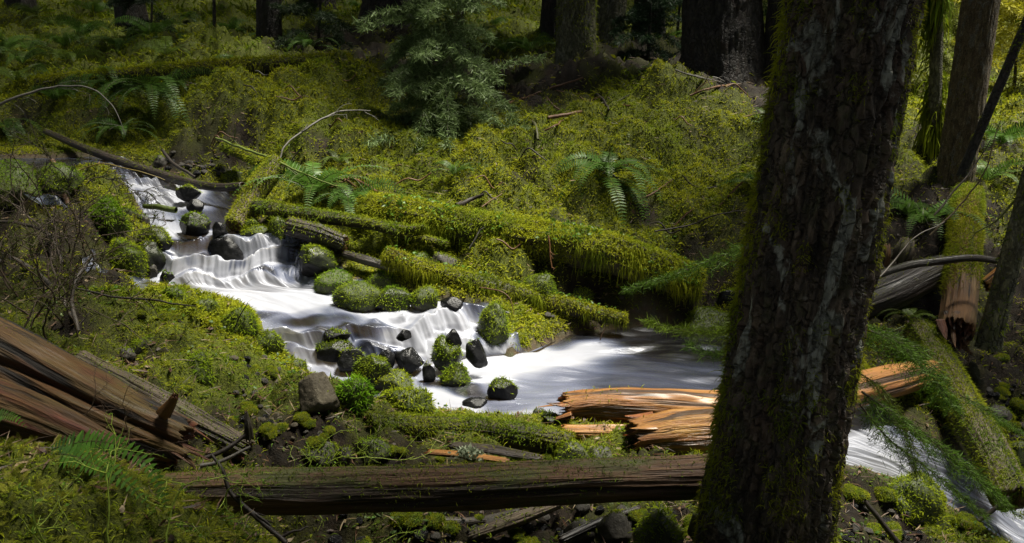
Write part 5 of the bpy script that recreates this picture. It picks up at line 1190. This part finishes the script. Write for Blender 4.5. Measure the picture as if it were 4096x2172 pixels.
gst("grey stick on the bare soil beside the widest trunk's foot", [(675,70),(700,78),(722,82)], [.8,1.0,.8], GREY, seed=11, kids=2)
gst("brown broken stick by the left end of the largest mossy log", [(345,176),(360,182),(378,192)], [1.6,1.8,1.2], BRN, seed=12)
gst("brown curved stick on the ferny bank right of the leaning log", [(325,178),(345,180),(356,187)], [1.3,1.3,.8], BRN, seed=13)
gst("dark stub of a branch above the largest mossy log", [(456,206),(470,200),(484,194)], [2.6,2.4,1.5], DRK, seed=14)
gst("thin pale twig sticking out above the largest mossy log", [(482,207),(492,200),(502,193)], [.7,.7,.4], BRN, seed=15)
gst("bare twig crossing the bank right of the lone glossy fern", [(655,232),(690,225),(720,214),(745,210)], [.9,.9,.7,.5], DRK, kids=4, seed=16)
gst("dead brown twig right of the lone glossy fern", [(640,200),(655,192),(672,180)], [1.0,.9,.5], BRN, kids=2, seed=17)
stick("thin red-brown twig hanging from the slanting mossy log", [(480,288,8.6),(500,291,8.5),(510,300,8.45),(514,316,8.4)], [.6,.6,.5,.3], BRN, seed=18)
stick("dead orange bracken stalks hanging under the largest mossy log", [(548,235,8.9),(550,250,8.85),(552,268,8.8)], [.8,.8,.5], (.14,.06,.02), kids=4, seed=19)
stick("small twig standing in the lower pool", [(600,340,8.4),(603,333,8.4),(606,328,8.4)], [.6,.6,.4], BRN, seed=20)
stick("thin dark twig sticking up from the biggest mossy hump of the row", [(236,326,6.75),(241,314,6.75),(247,303,6.75)], [.7,.6,.4], DRK, seed=21)
stick("dark curved root hanging from the stony far bank", [(163,150,11.0),(170,160,10.8),(180,168,10.6),(196,177,10.4)], [1.6,1.7,1.6,1.2], DRK, seed=22)
stick("orange mossy stake leaning over the debris pile", [(52,160,9.7),(58,175,9.6),(63,190,9.5),(68,204,9.4)], [2.5,3.0,3.0,2.5], BRN, name="stake", seed=23, jit=.01)
stick("dark stick slanting across the small pool, black end upward", [(205,458,4.85),(225,450,4.9),(250,432,5.0)], [2.6,2.4,2.0], DRK, seed=24)
stick("pale lichen-spotted stick before the rotten stake", [(200,466,4.7),(222,461,4.75),(250,447,4.8)], [2.2,2.0,1.4], GREY, seed=25)
stick("thin black branch standing across the long brown log", [(212,456,4.2),(222,470,4.15),(232,495,4.1),(262,522,4.05),(285,543,4.0)], [1.6,2.0,2.4,2.6,2.8], DRK, seed=26, kids=3)
stick("dark stick poking out of the water in the bottom right corner", [(978,520,6.1),(992,510,6.1),(1010,497,6.1)], [2.0,2.2,2.0], DRK, seed=27)
stick("dark fallen limb in the bottom right rocks", [(865,500,5.5),(880,520,5.45),(900,545,5.4)], [2.4,2.8,3.0], DRK, seed=28)
stick("mossy stick poking out over the upper creek", [(144,207,10.1),(158,207,10.0),(176,210,9.95)], [2.4,3.0,3.2], (.05,.07,.01), seed=29)
stick("thin arched yellow twig over the white water beside the debris pile", [(60,183,9.9),(80,170,9.9),(105,164,9.9),(140,172,9.8),(165,180,9.8)], [.6,.7,.7,.6,.4], (.16,.12,.03), seed=30)
stick("dark twig lying on the mossy humps by the white pool", [(75,288,7.0),(110,296,7.0),(150,300,7.0),(196,306,6.95)], [.9,1.1,1.0,.6], DRK, kids=4, seed=31)
stick("grey lichened log-thin limb in the brush at the left edge", [(-10,250,7.6),(20,262,7.4),(50,285,7.2),(75,320,6.9)], [2.0,2.2,2.2,1.8], (.07,.06,.05), seed=32, kids=3)
stick("curved dark limb rising by the broken log's left end at the left edge", [(-5,222,8.5),(25,224,8.4),(50,236,8.2),(62,262,8.0)], [1.6,1.8,1.8,1.4], DRK, seed=33, kids=3)
stick("upright lichen-grey limb in front of the brush", [(78,330,6.4),(72,305,6.5),(76,280,6.6),(92,255,6.8)], [2.2,2.2,1.8,1.2], (.06,.05,.04), seed=34, kids=3)
stick("bare grey twig fan right of the closest trunk", [(935,215,8.8),(955,190,8.9),(975,165,9.0),(990,140,9.0)], [1.1,1.0,.8,.4], (.10,.08,.06), kids=7, seed=35)
stick("thin bare branch between the closest trunk and the pointing log", [(870,290,7.0),(893,262,7.2),(915,238,7.3),(945,222,7.4)], [.9,.9,.7,.4], (.06,.05,.04), kids=4, seed=36)
stick("curling bare twigs in the upper right light", [(930,235,9.2),(960,205,9.3),(985,170,9.3),(1000,120,9.4)], [.9,.9,.7,.4], (.14,.10,.05), kids=7, seed=37)
stick("drooping mossy bough at the right edge by the curved stem", [(1030,185,8.4),(1015,200,8.4),(995,222,8.4),(975,232,8.4)], [1.6,1.4,1.0,.6], (.07,.08,.01), kids=5, seed=38)
def brush(label, bases, L, col, seed, rad=.008, depth=3, kids=4, d0=(0, -.1, 1), name="bare_bush", cat="bush", grav=.1, spread=.7, leaf=None, wander=.35, fixed=False):
    r = np.random.default_rng(seed); gs, tips = [], []
    for b in bases:
        p = at(b[0], b[1], b[2] if fixed else dist_true(*b)+.02); gs += twiggy(p, np.array(d0)+r.normal(0, .35, 3), L*r.uniform(.8, 1.2), r, rad, depth, kids, wander, grav, None, spread, tips)
    g = merge(gs); colr(g, col, .25, r); t = thing(name, label, cat, at(*bases[0])); part("twigs", g, M_TWIG, t, kind="stuff")
    if leaf:
        P = g["V"][r.integers(0, len(g["V"]), leaf[0])]; c = np.asarray(leaf[1])*r.uniform(.6, 1.3, (len(P), 1)); N = norm(r.normal(0, 1, P.shape))
        part("leaves", sprigs(P, N, leaf[2], leaf[3], 2, .1, .6, .5, .5, c, r), M_MOSS, t, kind="stuff")
    return t
TW = (.050, .034, .022)
brush("dark tangle of dead twigs at the left edge beside the creek", [(20,340,6.6),(50,345,6.5),(0,330,6.8),(80,345,6.4),(35,320,6.7),(65,330,6.6)], 1.1, TW, 1, leaf=(1400, (.05,.06,.012), .03, .006), depth=3)
brush("brown twiggy brush above the golden brown log at the left", [(30,330,6.9),(70,300,7.3),(100,300,7.2),(10,290,7.5),(50,280,7.6),(25,270,7.7)], 1.0, (.06,.04,.026), 2, leaf=(900, (.06,.07,.012), .03, .006))
brush("wiry dead twigs piled beside the small side branch of the creek", [(70,250,8.4),(50,240,8.6),(95,245,8.3)], .7, TW, 3, leaf=(700, (.06,.075,.012), .03, .006))
brush("bare brown bush filling the dark left bank above the side branch", [(15,262,8.2),(45,275,8.0),(70,290,7.6),(20,300,7.4),(90,262,8.1)], .9, (.07,.045,.028), 7, leaf=(500, (.07,.075,.014), .03, .006))
brush("debris pile of black twigs reaching over the upper creek", [(70,200,9.6),(100,190,9.8),(120,195,9.7),(85,185,9.9),(135,190,9.8)], .62, (.022,.016,.012), 4, depth=3, kids=5, d0=(.7,-.2,.25), grav=.5, leaf=(900, (.05,.07,.012), .03, .007))
brush("second heap of dark twigs at the upper left water", [(20,190,10),(45,180,10.2),(60,172,10.4)], .6, (.03,.022,.016), 5, depth=3, d0=(.4,-.2,.4), leaf=(700, (.06,.07,.012), .03, .007))
brush("fine dead twigs lying over the golden brown log", [(60,430,4.3),(110,455,4.2),(85,415,4.35),(130,440,4.3)], .34, (.085,.05,.03), 6, rad=.0032, depth=3, kids=5, d0=(.2,-.4,.3), grav=.3, fixed=True)
HK = (.26, .34, .04)
for lb, bs, L, sd in [("fine green huckleberry shrub with bare twigs at the bottom left", [(168,560,3.35)], .50, 11), ("green twiggy shrub in front of the middle of the long brown log", [(294,540,4.0)], .65, 12), ("small green twiggy shrub at the bottom right of the long log's left half", [(392,548,4.05)], .50, 13),
                      ("green twigs spreading over the bare tan boulder and the mossy knoll", [(325,470,4.45),(300,520,4.3)], .60, 14), ("thin green twigs rising from the near moss at the far lower left", [(60,560,2.9),(110,560,3.0)], .40, 15), ("green twigs in front of the left end of the long brown log", [(225,520,3.9)], .45, 16)]:
    brush(lb, bs, L, HK, sd, rad=.0046, depth=3, kids=4, name="huckleberry_shrub", cat="shrub", spread=.95, leaf=(80, (.14,.25,.03), .016, .008), wander=.42)

# dead twigs lying about on the far slope: nothing tells one from the other
rtw = np.random.default_rng(55); n_tw = 0
while n_tw < 44:
    px, py = rtw.uniform(190, 760), rtw.uniform(70, 262); P = gp(px, py)
    if float(poly_sd(P[:1], P[1:2])[0]) < .4: continue
    a = rtw.uniform(-.7, .7)+PI*(rtw.random() < .5); l = rtw.uniform(.18, .55); n_tw += 1; pts = []
    for k in range(4):
        x, y = P[0]+math.cos(a)*l*(k/3-.5), P[1]+math.sin(a)*l*(k/3-.5)*.7; pts.append([x, y, hz(x, y)+.05+rtw.uniform(-.01, .04)])
    t = thing("dead_twig", "thin dead twig lying in the moss of the far slope", "twig", pts[0], "dead twigs on the far slope")
    g = colr(tube(np.array(pts), [.009, .011, .006], 5, .04, jit=.01, seed=n_tw), [BRN, DRK, GREY, (.14, .075, .035)][n_tw % 4], .2); part("wood", g, M_TWIG, t)
# pale lichen tuft that fell behind the long log
t = thing("lichen_tuft", "pale grey-green tuft of leafy lichen on the narrow orange plank", "lichen", at(469, 452, 5.4)); rl = np.random.default_rng(8)
Pn = rl.normal(0, 1, (260, 3)); Pl = at(469, 453, 5.38)+Pn*np.array([.065, .03, .028])*.6
part("lobes", sprigs(Pl, norm(Pn), .022, .014, 2, .4, .9, .5, .1, np.asarray((.33, .38, .26))*rl.uniform(.7, 1.2, (260, 1)), rl), M_MOSS, t)
# ================================================================== ground cover that nobody could count
def scatter(n, rmin, rmax, seed, pw=1.0, amax=.74):
    r = np.random.default_rng(seed); u = r.random(n); rr = np.exp(np.log(rmin)+u*(np.log(rmax)-np.log(rmin))) if pw == 1 else (rmin**(2-pw)+u*(rmax**(2-pw)-rmin**(2-pw)))**(1/(2-pw))
    tx = r.uniform(-amax, amax, n); return tx*rr, rr, r
GZ3 = GV.reshape(len(_r), len(_a), 3); GSD = gsd.reshape(len(_r), len(_a))
_gn = norm(np.cross(np.gradient(GZ3, axis=1), np.gradient(GZ3, axis=0))); _gn = _gn*np.sign(_gn[..., 2:])
def surf(x, y):
    """point, normal and creek distance on the modelled ground sheet"""
    ri = np.clip(np.searchsorted(_r, y)-1, 0, len(_r)-2); fr = np.clip((y-_r[ri])/(_r[ri+1]-_r[ri]), 0, 1)
    ai = (np.arctan(x/(y*.95))/.62-_a[0])/(_a[1]-_a[0]); a0 = np.clip(ai.astype(int), 0, len(_a)-2); fa = np.clip(ai-a0, 0, 1)
    def g(M):
        w = lambda q: q if M.ndim == 2 else q[:, None]
        return (M[ri, a0]*w((1-fr)*(1-fa))+M[ri, a0+1]*w((1-fr)*fa)+M[ri+1, a0]*w(fr*(1-fa))+M[ri+1, a0+1]*w(fr*fa))
    return np.c_[x, y, g(GZ3[..., 2])], norm(g(_gn)), g(GSD)
gs = []
# near (left hummock and bottom), middle and far belts
for n, a, b, L, W, seg, sd_, br in [(70000, 2.0, 4.6, .030, .0055, 3, 1, .6), (220000, 4.4, 7.6, .034, .0055, 2, 2, .5), (600000, 7.2, 13.5, .046, .0095, 2, 3, .66), (110000, 13.0, 24, .085, .02, 2, 4, .5), (30000, 23, 48, .2, .05, 2, 5, .35)]:
    x, y, r = scatter(n, a, b, 300+sd_, 1.4 if sd_ == 3 else 1)
    m = r.random(n) < (mossy(x, y)*.95+.03); x, y = x[m], y[m]
    P, N, sd = surf(x, y); cu = cushion(np.c_[x, y, 0*x]) if a < 10 else np.ones(len(x)); k = (sd > .0) & (r.random(len(x)) < sstep(.10, .42, cu)+.08); P, N = P[k], N[k]
    c = mosscol(P, r, br)
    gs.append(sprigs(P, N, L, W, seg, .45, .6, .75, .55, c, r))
mc = merge(gs); o = link("moss_carpet", mesh("moss_carpet", mc["V"], mc["F"], M_MOSS, mc["col"], smooth=False)); tag(o, "yellow-green moss carpeting the banks and the slope", "moss", kind="stuff")
# feathery fronds of the near hummock
x, y, r = scatter(9000, 2.2, 4.4, 401)
m = (mossy(x, y) > .4) & (x < -.55); x, y = x[m], y[m]; P, N, sd = surf(x, y)
fr = []
for p, nn in zip(P, N):
    d = norm(nn*.5+r.normal(0, .7, 3)); l = r.uniform(.04, .085); C = np.array([p, p+d*l*.55, p+d*l+np.array([0, 0, -.25*l])])
    c = mixcol((.12, .16, .014), (.32, .31, .035), np.array([r.random()]))[0]
    fr.append(frond_geo(C, l*.27, 13, .14, c, r, .2, .0))
fm = merge(fr); o = link("feather_moss", mesh("feather_moss", fm["V"], fm["F"], M_MOSS, fm["col"], smooth=False)); tag(o, "feathery yellow-green moss fronds over the near hummock at the lower left", "moss", kind="stuff")
# small round leaves (oxalis, seedlings) in the moss
gs = []
x, y, r = scatter(46000, 5.0, 14, 402, 1.2); q = np.c_[x, y, 0*x]
m = r.random(len(x)) < sstep(.05, .35, fbm(q*1.3, 3, 61))*(mossy(x, y)*.8+.2); x, y = x[m], y[m]; P, N, sd = surf(x, y); k = sd > .03; P, N = P[k], N[k]
P = P+np.c_[np.zeros((len(P), 2)), r.uniform(.02, .06, len(P))]
a = r.uniform(0, 6.3, len(P)); D = np.c_[np.cos(a), np.sin(a), r.uniform(-.3, .5, len(P))]
c = np.asarray((.055, .115, .014))*r.uniform(.6, 1.6, (len(P), 1))*np.where(r.random((len(P), 1)) < .3, np.array([[1.7, 1.2, .9]]), 1)
gs = sprigs(P, N, .024, .019, 2, .0, 1, .25, .2, c, r, dirs=D, tip=1.1)
o = link("leaf_cover", mesh("leaf_cover", gs["V"], gs["F"], M_FERN, gs["col"], smooth=False)); tag(o, "small green seedling leaves scattered through the moss", "ground cover", kind="stuff")
# leafy herbs on the near bank and between the stones
x, y, r = scatter(60000, 3.6, 7.4, 412); q = np.c_[x, y, 0*x]
m = r.random(len(x)) < sstep(-.1, .3, fbm(q*2.1, 3, 66))*.55; x, y = x[m], y[m]; P, N, sd = surf(x, y); k = (sd > .05); P, N = P[k], N[k]
c = np.asarray((.075, .135, .014))*r.uniform(.4, 1.4, (len(P), 1))
hb = sprigs(P, N, .035, .010, 3, .5, .7, .7, .5, c, r)
o = link("bank_herbs", mesh("bank_herbs", hb["V"], hb["F"], M_FERN, hb["col"], smooth=False)); tag(o, "low green herbs and moss tufts on the stony near bank", "ground cover", kind="stuff")
# needles, twigs and dead leaves
x, y, r = scatter(24000, 3.0, 16, 403, 1.2); P, N, sd = surf(x, y); k = sd > .02; P, N = P[k], N[k]; n = len(P)
a = r.uniform(0, 6.3, n); D = np.c_[np.cos(a), np.sin(a), r.normal(.1, .2, n)]
ct = np.array([(.10, .05, .022), (.16, .10, .045), (.05, .032, .02), (.22, .16, .08), (.07, .03, .015)])[r.integers(0, 5, n)]
l1 = sprigs(P+np.array([0, 0, .02]), N, .085, .006, 2, 0, 1, .1, .05, ct, r, dirs=D, tip=1)
k = r.integers(0, n, 5000); l2 = sprigs(P[k]+np.array([0, 0, .02]), N[k], .035, .02, 2, .1, 1, .3, .2, ct[k], r, dirs=D[k], tip=1)
lt = merge([l1, l2]); o = link("forest_litter", mesh("forest_litter", lt["V"], lt["F"], M_TWIG, lt["col"], smooth=False)); tag(o, "dead twigs, needles and leaves strewn over the forest floor", "litter", kind="stuff")
# ================================================================== added boughs overhead, out of view, with holes shaped to light chosen spots
def canopy(n, z0, z1, keep, seed, size):
    r = np.random.default_rng(seed); x = r.uniform(-30, 34, n); y = r.uniform(-16, 46, n); z = r.uniform(z0, z1, n)+.12*np.maximum(y-14, 0)
    op = openness(np.c_[x, y, z])
    cl = fbm(np.c_[x, y, z]*.8, 3, seed)*.5
    keep = keep*(1-.3*sstep(2.0, 0.0, y)*(np.abs(x) < 8))  # boughs thinned behind the viewpoint to light the front faces
    m = r.random(n) < keep*(1-op)+cl*.25*(1-op)
    return np.c_[x, y, z][m], r
gs = []
for n, z0, z1, keep, sd, sz in [(CAN_N, 7.6, 10.2, .95, 1, .62)]:
    P, r = canopy(n, z0, z1, keep, sd, sz); a = r.uniform(0, 6.3, len(P)); D = np.c_[np.cos(a), np.sin(a), r.normal(0, .25, len(P))]
    c = np.asarray((.022, .042, .014))*np.exp(r.normal(0, .3, (len(P), 1)))
    gs.append(sprigs(P, D, sz, sz*.30, 2, 0, 1, .2, .35, c, r, dirs=D, tip=1.1))
g = merge(gs); o = link("shading_canopy", mesh("shading_canopy", g["V"], g["F"], M_NEEDLE, g["col"], smooth=False)); tag(o, "unseen dark conifer boughs added overhead, gaps shaped to light chosen spots", "canopy", kind="stuff")
# ------------------------------------------------------------------ daylight
w = bpy.data.worlds.new("World"); SC.world = w; w.use_nodes = True
nt = w.node_tree; nt.nodes.clear()
sk = nt.nodes.new("ShaderNodeTexSky"); sk.sky_type = "NISHITA"; sk.sun_disc = False
el = math.asin(SUNV[2]); az = math.atan2(SUNV[0], SUNV[1])
sk.sun_elevation = el; sk.sun_rotation = az
bg = nt.nodes.new("ShaderNodeBackground"); bg.inputs[1].default_value = SKY
ow = nt.nodes.new("ShaderNodeOutputWorld"); hs = nt.nodes.new('ShaderNodeHueSaturation'); hs.inputs['Saturation'].default_value = .45; nt.links.new(sk.outputs[0], hs.inputs['Color']); nt.links.new(hs.outputs[0], bg.inputs[0]); nt.links.new(bg.outputs[0], ow.inputs[0])
sl = bpy.data.lights.new("sun", "SUN"); sl.energy = SUN_E; sl.angle = math.radians(SUN_ANG); sl.color = (1, .95, .82)
so = bpy.data.objects.new("sun", sl); COL.objects.link(so)
so.rotation_euler = Vector(-SUNV).to_track_quat("-Z", "Y").to_euler()
vs = SC.view_settings; SC.display_settings.display_device = "sRGB"
vs.view_transform = "Standard"; vs.look = "None"; vs.exposure = EXPO; vs.gamma = 1; vs.use_curve_mapping = False
cy = SC.cycles
cy.max_bounces = 6; cy.diffuse_bounces = 3; cy.glossy_bounces = 2; cy.transmission_bounces = 4; cy.transparent_max_bounces = 8
cy.use_denoising = True; cy.denoiser = "OPENIMAGEDENOISE"; cy.caustics_reflective = False; cy.caustics_refractive = False
cy.sample_clamp_indirect = 4
